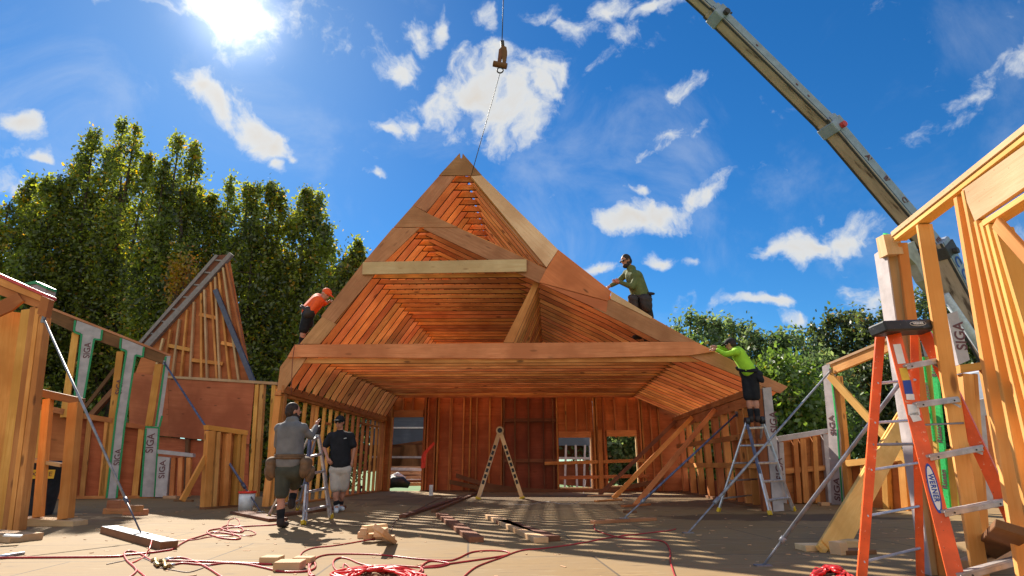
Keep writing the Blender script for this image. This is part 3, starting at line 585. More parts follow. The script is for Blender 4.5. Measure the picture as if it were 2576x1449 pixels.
# small stud frame with raking brace
PF = plf((522, 1281), (610, 1274))
wf = thing('short_stud_frame', 'short amber stud frame propped by one diagonal board before the red wall', 'wall frame', flo(560, 1280))
ps('top_plate', PF, [(524, 1069), (625, 1083), (623, 1095), (525, 1081)], .14, 0, 'amber', wf)
for a, b, w, m in (((534, 1083), (522, 1280), 22, 'amber'), ((552, 1086), (540, 1279), 11, 'yellow'), ((577, 1090), (567, 1278), 15, 'amber'), ((603, 1092), (593, 1274), 9, 'amber'), ((616, 1094), (604, 1272), 13, 'amber')): pb('stud', PF, a, b, w, .12, .01, m, wf)
ps('plywood_panel', PF, [(530, 1085), (620, 1095), (605, 1274), (525, 1280)], .02, .15, 'ply', wf)
pb('diagonal_brace', PF, (520, 1148), (460, 1260), 15, .05, .04, 'amber', wf); ps('bottom_plate', PF, [(515, 1276), (610, 1270), (610, 1277), (515, 1284)], .14, -.02, 'brown', wf)
# ---- right-hand frames
PD = plf((1950, 1268), (2080, 1268))
wd = thing('low_plywood_wall', 'low red plywood stud wall with a pale wrapped top plate behind the aluminium ladder', 'wall frame', flo(2015, 1268))
ps('top_plate', PD, [(1955, 1098), (2082, 1078), (2082, 1090), (1957, 1112)], .14, -.02, 'wrap', wd)
ps('plywood_panel', PD, [(1960, 1108), (2085, 1088), (2100, 1268), (1975, 1270)], .02, .16, 'ply', wd)
for a, b, w, m in (((1965, 1112), (1974, 1266), 12, 'wrap'), ((2001, 1106), (2012, 1266), 12, 'orange'), ((2020, 1104), (2030, 1266), 15, 'orange'), ((2050, 1098), (2058, 1266), 12, 'orange'), ((2077, 1092), (2092, 1266), 13, 'wrap')): pb('stud', PD, a, b, w, .12, 0, m, wd)
ps('blocking', PD, [(1975, 1178), (2085, 1170), (2086, 1182), (1976, 1192)], .1, .04, 'orange', wd)
PE = plf((2098, 1270), (2425, 1297))
we = thing('open_wall_frame', 'open yellow stud wall with crossed boards and a wrapped end post, right of the low red wall', 'wall frame', flo(2240, 1282))
ps('header_beam', PE, [(2086, 914), (2360, 801), (2360, 832), (2090, 942)], .09, 0, 'yellow', we); ps('top_plate', PE, [(2078, 915), (2360, 797), (2360, 804), (2080, 920)], .14, -.02, 'pine', we)
ps('house_wrap', PE, [(2068, 922), (2086, 914), (2112, 1100), (2118, 1269), (2092, 1269), (2084, 1100)], .14, -.02, 'wrap', we, g=1)
pb('tape_strip', PE, (2088, 925), (2106, 1080), 5, .01, -.035, 'limetape', we); pb('tape_strip', PE, (2106, 1080), (2119, 1268), 5, .01, -.035, 'tape', we)
pb('stud', PE, (2103, 946), (2133, 1272), 16, .12, .02, 'amber', we)
pb('cross_board', PE, (2084, 944), (2308, 1190), 21, .045, -.07, 'yellow', we)
ps('rail', PE, [(2126, 1158), (2410, 1127), (2412, 1142), (2128, 1174)], .14, -.02, 'yellow', we)
ps('plywood_panel', PE, [(2130, 1172), (2412, 1140), (2418, 1294), (2134, 1272)], .02, .16, 'ply', we)
for a, b, w, m in (((2166, 1168), (2172, 1274), 8, 'yellow'), ((2222, 1162), (2228, 1282), 17, 'amber'), ((2266, 1158), (2276, 1284), 20, 'amber'), ((2300, 1152), (2310, 1286), 12, 'amber'), ((2350, 1148), (2362, 1290), 14, 'amber'), ((2392, 1144), (2402, 1292), 20, 'amber')): pb('stud', PE, a, b, w, .12, 0, m, we)
for a, b, w, m in (((2314, 870), (2346, 1110), 9, 'limetape'), ((2340, 830), (2384, 1290), 14, 'limetape'), ((2376, 880), (2396, 1010), 7, 'limetape'), ((2397, 1005), (2424, 1294), 11, 'limetape'), ((2328, 850), (2366, 1290), 13, 'yellow')): pb('tape_strip' if m == 'limetape' else 'stud', PE, a, b, w, .05 if m == 'limetape' else .1, -.04 if m == 'limetape' else .0, m, we)
for p0, p1 in (((2336, 1010), (2328, 960)), ((2366, 1120), (2360, 1060)), ((2378, 1230), (2372, 1180)), ((2352, 950), (2345, 900))): vtext('Rissan', PE, p0, p1, .22, 'ink', we, off=-.045)
vtext('SIGA', PE, (2097, 1095), (2090, 1045), .34, 'ink', we, off=-.026); vtext('SIGA', PE, (2108, 1262), (2104, 1200), .38, 'ink', we, off=-.026)
wb2 = thing('foot_brace', 'wide yellow plank propping the open frame, its foot among scrap blocks', 'brace', flo(2092, 1392))
A = PE.hit(2300, 1020, -.1); B = flo(2088, 1388); beam('plank', A, B, 44, .045, Vector((0, -1, .25)).normalized(), 'yellow', wb2)
beam('edge_board', A + Vector((-.2, -.03, 0)), B + Vector((-.12, -.05, .02)), .1, .045, Vector((0, -1, .25)).normalized(), 'yellow', wb2)
# near right wall, seen along its length
def vert(p, Y): return at(p[0], p[1], Y)
pa_, pb_ = at(2215, 640, 4.95), at(2576, 330, 3.06)
PR = Pl(pa_, Vector((pb_.x - pa_.x, pb_.y - pa_.y, 0)))
wr = thing('near_wall_frame', 'tall yellow stud wall rising at the right edge with a header board', 'wall frame', (pa_.x, pa_.y, 0))
def ex(a, b, x): t = (x - a[0]) / (b[0] - a[0]); return (x, a[1] + (b[1] - a[1]) * t)
TA, TB = (2241, 590), (2576, 322)
pb('top_plate', PR, TA, ex(TA, TB, 2720), .046, .115, -.01, 'pine', wr); TA2, TB2 = (2246, 602), (2576, 345)
pb('top_plate', PR, TA2, ex(TA2, TB2, 2720), .042, .11, 0, 'yellow', wr)
ps('header_board', PR, [(2420, 478), (2720, 262), (2720, 372), (2452, 556)], .04, .005, 'pine', wr, g=0)
pb('header_sill', PR, (2470, 563), (2720, 400), .042, .11, 0, 'yellow', wr)
def st(a, b, w=.036, t=.11, m='yellow', off=0):
    A, B = PR.hit(*a, off), PR.hit(*b, off); d = B - A; B = A + d * ((A.z + .002) / -d.z)      # runs down to the deck
    beam('stud', A, B, w, t, PR.n, m, wr, c=0)
st((2256, 612), (2362, 1470), .038, .08, 'amber', .05); st((2306, 566), (2448, 1470)); st((2402, 497), (2548, 1380), .046); st((2420, 480), (2580, 1300), .036)
st((2452, 556), (2600, 1200), .036); st((2466, 560), (2630, 1200), .036); st((2482, 566), (2660, 1250), .036); st((2500, 575), (2700, 1250), .036); st((2590, 380), (2760, 1100))
pb('diagonal_brace', PR, (2500, 560), (2660, 738), .08, .035, -.04, 'amber', wr)
ps('wrapped_post', PR, [(2199, 640), (2228, 620), (2345, 1480), (2322, 1480)], .012, -.02, 'wrap', wr, g=1)
ps('post', PR, [(2199, 640), (2228, 620), (2345, 1480), (2322, 1480)], .12, -.007, 'cutwood', wr, g=1)
ps('post_block', PR, [(2203, 600), (2222, 590), (2233, 640), (2212, 650)], .13, -.05, 'cutwood', wr, g=1)
for a, b, w in (((2240, 640), (2287, 806), .045), ((2287, 806), (2366, 1480), .045), ((2228, 592), (2250, 600), .045)): pb('tape_strip', PR, (a[0] - 8, a[1]), (b[0] - 8, b[1]), w, .032, .105, 'limetape', wr)

# farther frame behind it: wrapped upright, lintel, post
PH = Pl(flo(2460, 1372), (1, -.12))
wh = thing('doorway_frame', 'doorway frame with a wrapped pink-grey upright on its lintel, behind the orange ladder', 'wall frame', flo(2460, 1372))
ps('house_wrap', PH, [(2382, 790), (2408, 782), (2440, 905), (2412, 918)], .1, 0, 'wrap', wh, g=1); vtext('SIGA', PH, (2424, 885), (2409, 805), .27, 'ink', wh)
ps('lintel', PH, [(2415, 918), (2514, 905), (2514, 922), (2417, 938)], .14, -.02, 'amber', wh)
pb('post', PH, (2436, 940), (2470, 1350), 26, .12, 0, 'amber', wh); pb('post', PH, (2455, 940), (2484, 1345), 10, .1, .02, 'orange', wh); pb('post', PH, (2490, 925), (2560, 1300), 24, .12, 0, 'yellow', wh)
PI = Pl(at(2480, 1250, 13), (1, -.1))
wi = thing('far_low_wall', 'low far wall piece with a white wrapped corner over red plywood, seen through the doorway frame', 'wall frame', at(2480, 1290, 13))
ps('house_wrap', PI, [(2452, 1008), (2494, 998), (2496, 1042), (2456, 1050)], .14, 0, 'wrap', wi); ps('house_wrap', PI, [(2458, 1046), (2478, 1044), (2500, 1270), (2484, 1272)], .1, -.02, 'wrap', wi, g=1)
ps('plywood_panel', PI, [(2478, 1044), (2600, 1020), (2600, 1280), (2500, 1280)], .03, .05, 'ply', wi)
# ------------------------------------------------------------------ poles, planks, blocks
def pole(label, top, foot, mats, r=.018, group='adjustable wall braces'):
    t = thing('steel_brace', label, 'pipe brace', foot, group); d = (top - foot)
    tube('outer_tube', [foot + d * .12, top], r, mats[0], t); tube('inner_rod', [foot, foot + d * .14], r * .6, mats[1], t)
    tube('collar', [foot + d * .115, foot + d * .135], r * 1.5, mats[1], t)
    wbox('foot_plate', foot, .14, .08, .012, 'aludark', t, bev=0); wbox('top_plate', top - Vector((0, 0, .06)), .05, .03, .12, 'aludark', t, bev=0)
    return t
plk = flo(352, 1364) + Vector((0, 0, .088))
pole('thin grey pipe brace from the tall left corner down to the white topped plank', PA.hit(110, 802, -.03), plk, ('steelpole', 'darkpole'), .015)
pole('dark blue pipe brace from the wrapped wall corner to the floor by the white bucket', PB.hit(413, 912, -.05), flo(656, 1288), ('bluepole', 'darkpole'), .024)
pole('blue pipe brace inside the house, ending on a short floor board', on_right(1853, 1042), flo(1570, 1304, .05), ('bluepole', 'steelpole'), .02)
pole('long blue-grey pipe brace crossing in front of the aluminium ladder', PE.hit(2088, 934, -.06), flo(1731, 1341), ('steelpole', 'steelpole'), .02)
pole('bright steel pipe brace nearest the camera, slanting behind the orange ladder', PR.hit(2326, 880, .2), flo(1919, 1424), ('steelpole', 'steelpole'), .017)
def plank(label, p0, p1, w, h, mat, z=0, name='plank', grp=None, cat='plank', tip=0):
    A, B = flo(*p0, z), flo(*p1, z); m = Vector((0, 0, 1)); 
    o = beam(name, A + m * h, B + m * (h + tip), w, h, Vector((0, 0, 1)), mat, c=1); tag(o, label, cat, grp); return o
pk = plank('white topped plank lying under the foot of the grey pipe brace', (270, 1340), (424, 1383), .17, .08, 'brown'); 
lay = beam('paint_face', flo(272, 1340.5) + Vector((0, 0, .082)), flo(422, 1382.5) + Vector((0, 0, .082)), .168, .004, Vector((0, 0, 1)), 'whitepaint', pk, c=0, bev=0)
plank('board lying in striped sunlight before the folding ladder, nearest the timber pile', (1108, 1299), (1199, 1365), .17, .06, 'brown', grp='loose boards on the deck')
plank('wide board on the deck in the striped light, left of a pair', (1232, 1303), (1362, 1366), .17, .06, 'cutwood', grp='loose boards on the deck')
plank('wide board on the deck in the striped light, right of a pair', (1262, 1318), (1392, 1362), .18, .06, 'brown', grp='loose boards on the deck')
plank('short board on the deck under the foot of the blue brace', (1490, 1318), (1646, 1309), .13, .045, 'pale', grp='loose boards on the deck')
plank('short scrap under the foot of the long reddish timber brace', (1566, 1276), (1634, 1271), .1, .04, 'orange', grp='loose boards on the deck')
plank('short scrap under the foot of the middle timber brace', (1498, 1263), (1562, 1259), .1, .04, 'orange', grp='loose boards on the deck')
plank('thin scrap board at the foot of the farthest timber brace', (1480, 1249), (1560, 1246), .1, .04, 'cutwood', grp='loose boards on the deck')
plank('dark board lying across the striped light left of the floor boards', (1012, 1303), (1160, 1254), .12, .05, 'darkwood', grp='loose boards on the deck')
plank('long thin dark board running back to the rear wall', (1090, 1290), (1205, 1240), .09, .05, 'darkwood', grp='loose boards on the deck')
plank('sill board lying in front of the tall left corner with a scrap of white paper', (-60, 1352), (66, 1362), .35, .08, 'cutwood', grp='loose boards on the deck')
plank('board leading from the aluminium ladder to the plastic bucket', (600, 1292), (700, 1312), .3, .05, 'brown', grp='loose boards on the deck')
plank('dark board lying on the deck beneath the wall studs behind the men', (700, 1300), (860, 1278), .2, .05, 'brown', grp='loose boards on the deck')
wbox('paper_scrap', flo(32, 1350, .085), .16, .12, .02, 'whitepaint', rz=.5, ry=.1); tag(bpy.data.objects['paper_scrap'], 'crumpled white paper scrap on the sill board at the left edge', 'paper')
def block(label, c, sx, sy, sz, rz=0, mat='cutwood', grp='cut wood blocks', z=0, ry=0):
    return tag(wbox('wood_block', flo(*c, z), sx, sy, sz, mat, rz=rz, ry=ry), label, 'wood block', grp)
block('pale cut block, left of three by the red hose', (683, 1417), .17, .16, .06, -.02); block('pale cut block, front middle of three by the red hose', (728, 1433), .22, .20, .07, .06, z=0); block('pale cut block, right of three by the red hose', (764, 1417), .17, .13, .055, -.03)
for lab, c, sx, sy, sz, rz, z in (('bottom block of the offcut pile behind the pipe brace, left end', (300, 1292), .5, .16, .1, .35, 0), ('bottom block of the offcut pile behind the pipe brace, right end', (340, 1296), .42, .16, .1, -.3, 0), ('middle block laid across the offcut pile behind the pipe brace', (312, 1286), .62, .17, .1, -.35, .1), ('short top block standing on the offcut pile', (296, 1278), .3, .16, .12, -.3, .2), ('upper right block of the offcut pile with a sawn end', (335, 1287), .34, .14, .1, -.5, .1)):
    block(lab, c, sx, sy, sz, rz, 'pale', 'offcut pile behind the pipe brace', z)
for lab, c, sx, sy, sz, rz, z, m in (('squared block at the left end of the small timber pile', (912, 1352), .12, .3, .09, .1, 0, 'pine'), ('second squared block beside the left end of the timber pile', (933, 1355), .14, .3, .08, -.1, 0, 'cutwood'), ('upright squared block in the small timber pile', (916, 1346), .1, .25, .1, .1, .09, 'pine'),
                                     ('middle block of the small timber pile', (960, 1354), .14, .35, .09, 0, 0, 'cutwood'), ('upper middle block of the small timber pile', (958, 1348), .15, .35, .1, .05, .09, 'cutwood'), ('low front block of the small timber pile', (977, 1360), .16, .2, .07, 0, 0, 'pine'), ('slanted rear block of the small timber pile', (942, 1338), .4, .12, .1, .9, .12, 'cutwood')):
    block(lab, c, sx * .8, sy * .8, sz * .8, rz, m, 'small timber pile on the deck', z * .8)
A, B = flo(952, 1330, .24), flo(986, 1360, .03); tag(beam('timber_offcut', A, B, .12, .05, Vector((.3, -.6, .7)).normalized(), 'cutwood'), 'long flat offcut leaning over the small timber pile', 'timber offcut')
for lab, c, sx, sy, sz, rz, m in (('pale scrap block left of the wide foot brace', (2048, 1384), .30, .2, .06, .1, 'pine'), ('dark ended block right of the wide foot brace', (2128, 1380), .28, .2, .09, -.3, 'cutwood'), ('flat thin scrap behind the foot brace blocks', (2150, 1392), .35, .2, .04, .2, 'brown'), ('rough scrap standing by the foot of the wide brace', (2112, 1395), .12, .12, .12, .5, 'pine')):
    block(lab, c, sx, sy, sz, rz, m, 'scrap blocks at the foot brace')
block('white ended offcut beside the short stud frame brace', (430, 1254), .4, .14, .07, -.2, 'cutwood', 'offcuts by the short frame'); block('thin offcut lying by the short frame brace', (462, 1262), .5, .1, .05, -.2, 'brown', 'offcuts by the short frame')
block('small scrap beside the aluminium ladder feet', (1585, 1290), .22, .14, .04, .3, 'brown', 'scraps on the deck'); block('broken plywood scrap under the aluminium ladder', (1910, 1284), .34, .3, .02, .3, 'cutwood', 'scraps on the deck'); block('flat scrap at the base of the wrapped end post', (2150, 1290), .3, .2, .03, -.3, 'wrap', 'scraps on the deck'); block('small pale offcut before the low red wall', (2073, 1272), .2, .14, .07, .1, 'cutwood', 'scraps on the deck')
tag(beam('dark_board', flo(2462, 1400, .02), flo(2550, 1330, .5), .17, .05, Vector((-.3, -.7, .5)).normalized(), 'brown'), 'dark board leaning up behind the orange ladder feet', 'board'); tag(beam('timber_offcut', flo(2440, 1425, .05), flo(2560, 1372, .12), .16, .09, Vector((0, 0, 1)), 'cutwood'), 'pale offcut behind the lowest orange ladder step', 'timber offcut')
for x, y, lab in ((1092, 1224, 'white electrical box standing by the rear wall studs'),):
    tag(wbox('outlet_box', flo(1084, 1247), .1, .1, .3, 'whitepaint'), lab, 'box')
# bin, bucket
def lathe(name, prof, mat, parent, M, seg=28, closed_top=False):
    V, Fc = [], []
    for r, z in prof:
        for k in range(seg): V.append((r * math.cos(2 * math.pi * k / seg), r * math.sin(2 * math.pi * k / seg), z))
    for i in range(len(prof) - 1):
        for k in range(seg): Fc.append([i * seg + k, i * seg + (k + 1) % seg, (i + 1) * seg + (k + 1) % seg, (i + 1) * seg + k])
    return link(name, fix(me_from(V, Fc), True), parent, M, [mat])
bp_ = flo(78, 1296); t = thing('rubbish_bin', 'dark grey rubbish bin with yellow stickers behind the low window frame', 'bin', bp_); M = Matrix.Translation(bp_)
lathe('body', [(0, 0), (.30, 0), (.31, .02), (.37, .86), (.40, .87), (.40, .93), (.37, .93), (.35, .9), (.30, .05), (0, .05)], 'cancan', t, M)
fwd = Vector((-bp_.x, -bp_.y, 0)).normalized()
rt = fwd.cross(Vector((0, 0, -1)))
for dx, s, w in ((-.12, '3X', .15), (.14, 'E', .12)):
    c = bp_ + fwd * .385 + rt * dx + Vector((0, 0, .70)); lb = beam('sticker', c - rt * w / 2, c + rt * w / 2, .15, .01, fwd, 'yellowlabel', t, bev=0)
    text(s, .11, c + fwd * .008, rt, fwd, 'ink', lb)
bk = flo(617, 1284); t = thing('plastic_bucket', 'white plastic bucket with a red rim beside the short stud frame', 'bucket', bk); M = Matrix.Translation(bk)
lathe('pail', [(0, 0), (.13, 0), (.155, .33), (.15, .33), (.125, .02), (0, .02)], 'whitepaint', t, M); lathe('rim', [(.155, .32), (.168, .32), (.168, .36), (.155, .36)], 'redglow', t, M)
# ------------------------------------------------------------------ ladders
UP = Vector((0, 0, 1))
def mladder(name, label, fl, fr, tl, tr, bl, br, nr, Pp, mats=('alu', 'blackplastic', 'yellowrubber'), flare=True):
    """A-frame: front rail feet fl, fr with tops tl, tr; back rail feet bl, br"""
    t = thing(name, label, 'ladder', (fl + fr) / 2)
    n = (tl - fl).cross(fr - fl).normalized(); n = n if n.y < 0 else -n; nb = Vector((-n.x, -n.y, n.z))
    for a, b in ((fl, tl), (fr, tr)):
        r = beam('front_rail', a + (b - a) * .04, b, .065, .03, n, mats[0], t); d = (b - a)
        beam('rail_cover', a + d * .42, a + d * .97, .078, .04, n, 'bluepole' if a is fl else mats[0], r)
        beam('foot', a, a + d * .045, .09, .055, n, mats[2], t)
    for a, b in ((bl, tl), (br, tr)):
        beam('back_rail', a + (b - a) * .04, b, .06, .03, nb, mats[0], t); beam('foot', a, a + (b - a) * .045, .085, .05, nb, mats[2], t)
    for i in range(nr):
        k = (i + .75) / (nr + .15)
        beam('rung', fl.lerp(tl, k), fr.lerp(tr, k), .05, .035, Vector((0, -.3, 1)), mats[0], t); beam('rung', bl.lerp(tl, k), br.lerp(tr, k), .045, .03, Vector((0, .3, 1)), mats[0], t)
    if flare:
        for a, b, s in ((fl, tl, 1), (fr, tr, -1)):
            off = (fr - fl).normalized() * .09 * s; beam('inner_rail', (a + off) + (b - a) * .01, a.lerp(b, .55) + off * .4, .055, .028, n, mats[0], t)
    for c in (tl, tr): tube('hinge', [c - Vector((.035, 0, 0)), c + Vector((.035, 0, 0))], .075, mats[1], t, seg=16, smooth=False)
    return t
ftR = flo(1938, 1296); ftR2 = flo(1999, 1286)
yr = ftR.y
mladder('aluminium_ladder', 'aluminium hinged ladder with yellow feet under the man in the lime shirt', ftR, ftR2, at(1879, 1060, yr + .45), at(1917, 1057, yr + .45), flo(1823, 1291) + Vector((0, .35, 0)), flo(1905, 1272), 5, None)
fa = flo(763, 1321); fb_ = flo(834, 1304); ya = fa.y
mladder('aluminium_ladder', 'aluminium hinged ladder with yellow feet between the two standing men', fa, fb_, at(781, 1092, ya + .5), at(799, 1082, ya + .75), flo(672, 1305), flo(748, 1284), 5, None)
# folding ladder standing open edge-on near the back wall
yv = flo(1202, 1256).y
t = thing('folding_ladder', 'white folding ladder standing open edge on before the rear wall, with dark rung slots', 'folding ladder', flo(1258, 1255)); ap = at(1257.5, 1083, yv + .1)
for (x, y) in ((1202, 1256), (1314, 1255)):
    f = flo(x, y); d = f - ap; ln = d.length
    r = beam('side_rail', ap, f, .105, .05, Vector((0, -1, 0)), 'pine', t)
    for i in range(7):
        k = .22 + i * .085; beam('rung_slot', ap + d * k + Vector((0, -.028, 0)), ap + d * (k + .055) + Vector((0, -.028, 0)), .065, .006, Vector((0, -1, 0)), 'blackplastic', r, bev=0)
    beam('foot_pad', ap + d * .97, f, .14, .06, Vector((0, -1, 0)), 'yellowrubber', t)
    s_ = beam('rung_stack', ap + d * .1 + Vector((0, .3, 0)), f + Vector((0, .3, 0)), .1, .04, Vector((0, -1, 0)), 'alu', t)
tube('hinge', [ap + Vector((0, -.06, 0)), ap + Vector((0, .04, 0))], .105, 'pine', t, seg=20, smooth=False); tube('hinge_pin', [ap + Vector((0, -.075, 0)), ap + Vector((0, -.05, 0))], .065, 'blackplastic', t, seg=20, smooth=False)
# orange stepladder at right
t = thing('stepladder', 'tall orange fibreglass stepladder with aluminium steps in the right foreground', 'stepladder', at(2350, 1500, 4.4) * 1)
OL = t
FLb, FLt = at(2412, 1478, 4.05), at(2248, 835, 4.42); FRb, FRt = at(2632, 1490, 4.3), at(2320, 828, 4.55)
RLb, RLt = at(2167, 1478, 4.62), at(2216, 838, 4.55); RRb, RRt = at(2316, 1460, 4.95), at(2300, 838, 4.72)
def chan(name, a, b, w, t_, nrm, mat, par):
    r = beam(name, a, b, w, .006, nrm, mat, par, bev=0); x = (b - a).normalized(); y = nrm.cross(x).normalized(); n = x.cross(y)
    for s in (-1, 1): beam('flange', a + y * s * (w / 2 - .003) - n * t_ / 2, b + y * s * (w / 2 - .003) - n * t_ / 2, .006, t_, n, mat, r, bev=0)
    return r
nF = (FLt - FLb).cross(Vector((0, 1, .15))).normalized(); nF = nF if nF.y < 0 else -nF
r1 = chan('front_rail', FLb, FLt, .092, .03, Vector((-.45, -.9, .1)).normalized(), 'ladderorange', t)
r2 = chan('front_rail', FRb, FRt, .088, .035, Vector((-.8, -.6, .1)).normalized(), 'ladderorange', t)
r3 = chan('rear_rail', RLb, RLt, .062, .035, Vector((-.3, -.95, 0)).normalized(), 'ladderorange', t)
r4 = chan('rear_rail', RRb, RRt, .055, .03, Vector((-.5, -.85, 0)).normalized(), 'ladderorange', t)
for (yl, yr2) in ((940, 920), (1047, 1028), (1183, 1155), (1315, 1285), (1452, 1410)):
    kl = (yl - 1478) / (835 - 1478); kr = (yr2 - 1490) / (828 - 1490); a = FLb.lerp(FLt, kl); b = FRb.lerp(FRt, kr)
    s = beam('step', a, b, .022, .085, Vector((-.15, -1, .1)).normalized(), 'step', t); beam('step_face', a + Vector((0, -.045, -.012)), b + Vector((0, -.045, -.012)), .034, .006, Vector((-.1, -1, 0)).normalized(), 'step', s)
    beam('gusset', b + Vector((-.07, -.03, -.02)), b.lerp(FRb, .05) + Vector((-.01, -.03, 0)), .02, .006, Vector((0, -1, 0)), 'step', t, bev=0)
    for q in (a.lerp(b, .14), a.lerp(b, .86)): tube('rivet', [q + Vector((0, -.048, -.012)), q + Vector((0, -.054, -.012))], .006, 'blackplastic', s, seg=8, smooth=False)
a = FLb.lerp(FLt, .585); b = FRb.lerp(FRt, .60); beam('spreader', a, b.lerp(a, .05), .014, .006, Vector((0, -1, 0)), 'aludark', t)
for (yl, yr2) in ((976, 963), (1080, 1067), (1136, 1128), (1200, 1176), (1312, 1283), (1420, 1384)):
    a = RLb.lerp(RLt, (yl - 1478) / (838 - 1478)); b = RRb.lerp(RRt, (yr2 - 1460) / (838 - 1460)); beam('rear_bar', a, b, .02, .022, Vector((-.1, -1, .2)).normalized(), 'alu' if yl != 1136 else 'aludark', t)
cp0, cp1 = at(2206, 828, 4.36), at(2335, 822, 4.5)
cap = beam('top_cap', cp0, cp1, .085, .16, Vector((0, -1, .1)).normalized(), 'blackplastic', t, bev=.012)
cdn = Vector((0, -1, .1)).normalized()
bd = (cp1 - cp0); cc = cp0.lerp(cp1, .66) + cdn * .083 + UP * .004
def oval(name, c, x, nrm, a, b, mat, par, th=.002):
    x = x.normalized(); y = nrm.cross(x).normalized(); V = [(a * math.cos(2 * math.pi * k / 32), b * math.sin(2 * math.pi * k / 32), z) for z in (0, th) for k in range(32)]
    return link(name, fix(me_from(V, [list(range(32)), list(range(32, 64))] + [[k, (k + 1) % 32, 32 + (k + 1) % 32, 32 + k] for k in range(32)])), par, frame(c, x, nrm), [mat])
ov = oval('badge', cc, bd, cdn, .082, .020, 'whitepaint', cap); ov2 = oval('badge_field', cc + cdn * .0022, bd, cdn, .077, .0165, 'blackplastic', cap)
text('WERNER', .026, cc + cdn * .0055, bd, cdn, 'whitepaint', cap, bold=.0006)
nr = Vector((-.45, -.9, .1)).normalized(); x1 = (FLb - FLt).normalized(); y1 = nr.cross(x1); nn = x1.cross(y1); 
lc = FLt.lerp(FLb, .66) + nn * .005; ov = oval('label', lc, x1, nn, .165, .030, 'bluemark', r1); oval('label_field', lc + nn * .0022, x1, nn, .145, .0225, 'whitepaint', r1); text('WERNER', .042, lc + nn * .0055, x1, nn, 'bluemark', r1, bold=.0012, spacing=1.15)
for k0, k1, w, m, off in ((.06, .15, .05, 'whitepaint', 0), (.17, .225, .05, 'yellowlabel', 0), (.225, .285, .05, 'bluemark', .003), (.285, .31, .05, 'whitepaint', .002), (.33, .375, .07, 'whitepaint', .003), (.365, .40, .055, 'whitepaint', -.006)):
    beam('sticker', FLt.lerp(FLb, k0) + nn * .005 + y1 * off, FLt.lerp(FLb, k1) + nn * .005 - y1 * off, w, .003, nn, m, r1, bev=0)
# ------------------------------------------------------------------ hoses and cords
def F3(pts, r): return catmull([flo(x, y, r) for x, y in pts], 8)
def C2(pts): return [(268.3 + x * .20833, 1261.2 + y * .20833) for x, y in pts]   # notes taken on an enlarged crop
def C1(pts): return [(737.9 + x * .20833, 1261.2 + y * .20833) for x, y in pts]
def hose(label, pts, r=.011, mat='hose', name='air_hose', grp='red air hoses on the deck', lift=()):
    r *= .78; P = [flo(x, y, r) for x, y in pts]
    for i, z in lift: P[i] = flo(*pts[i], r + z)
    return tag(tube(name, catmull(P, 8), r, mat), label, 'hose', grp)
hose('thick red hose sweeping from the left edge past the white topped plank to the coils', [(-30, 1403)] + C2([(0, 668), (240, 645), (480, 625), (700, 595), (800, 575), (900, 510), (990, 465), (1100, 430), (1220, 392), (1300, 375), (1440, 385), (1580, 412), (1615, 440), (1560, 458), (1400, 445), (1290, 415), (1220, 385), (1240, 350), (1400, 325), (1600, 315), (1650, 345), (1620, 375), (1500, 365), (1420, 345), (1380, 320), (1480, 285), (1600, 305), (1800, 295), (2000, 285), (2100, 270)]), .013)
hose('thin red hose looping among the upper left coils', C2([(540, 465), (660, 495), (860, 475), (1050, 465), (1280, 425), (1500, 420), (1520, 400), (1400, 380), (1300, 385), (1400, 350), (1600, 360), (1720, 350), (1800, 385), (1760, 410), (1600, 410), (1480, 360), (1460, 290), (1480, 230), (1550, 205), (1600, 240), (1590, 290), (1500, 320), (1440, 340)]), .008)
hose('red hose crossing itself near the brass fittings, loop at left', C2([(270, 920), (350, 850), (340, 800), (250, 720), (212, 650), (230, 608), (300, 600), (400, 630), (500, 690), (560, 720)]), .011)
hose('pink lit hose running over the end of the plank', C2([(480, 920), (350, 810), (300, 750), (360, 720), (460, 660), (520, 560), (545, 465)]), .009, 'hosebright', lift=((5, .06), (6, .1)))
hose('red hose from the upper brass fitting curving to the bottom edge', C2([(770, 700), (860, 680), (960, 690), (1100, 740), (1250, 820), (1400, 920)]), .011)
hose('straight red hose running right from the brass fittings to the blocks', C2([(640, 715), (900, 718), (1400, 735), (1900, 755), (1990, 760)]), .011)
hose('red hose from the lower brass fitting sweeping below the pale blocks', C2([(810, 765), (920, 745), (1100, 760), (1250, 765), (1450, 742), (1700, 760), (1900, 800), (2100, 845), (2300, 850), (2450, 835), (2520, 790), (2500, 720), (2460, 690), (2440, 760), (2460, 860), (2500, 900)]), .011)
hose('thin dark cord trailing under the brass fittings', C2([(0, 760), (150, 730), (400, 680), (560, 740)]) + C2([(600, 790), (800, 830), (980, 855), (1120, 820), (1230, 780), (1450, 745)]), .005, 'cord')
hose('dark red hose arching from the pale blocks to the timber pile', C1([(20, 710), (60, 690), (120, 610), (250, 560), (450, 540), (650, 510), (850, 475), (1020, 450)]), .009)
hose('long black cord running from the timber pile back across the deck', C1([(1180, 370), (1200, 310), (1260, 220), (1500, 100), (1800, -50)]), .007, 'cord')
hose('red hose arching across the deck above the tangle towards the sunlit strip', C1([(260, 900), (195, 890), (190, 800), (240, 720), (300, 670), (450, 640), (750, 635), (1100, 650), (1500, 695), (1850, 715), (1980, 690), (2150, 615), (2350, 595), (2560, 605), (2600, 640), (2400, 680), (2050, 730), (1800, 765), (1570, 795), (1540, 830), (1470, 890)]), .010)
hose('red hose looping above the tangle', C1([(660, 900), (520, 830), (480, 760), (500, 705), (580, 680), (680, 700), (800, 750), (950, 780), (1200, 775), (1450, 790), (1540, 800), (1560, 850), (1450, 900)]), .010)
hose('small upright red loop at the left of the tangle', C1([(640, 920), (605, 840), (605, 770), (630, 760), (690, 810)]), .009)
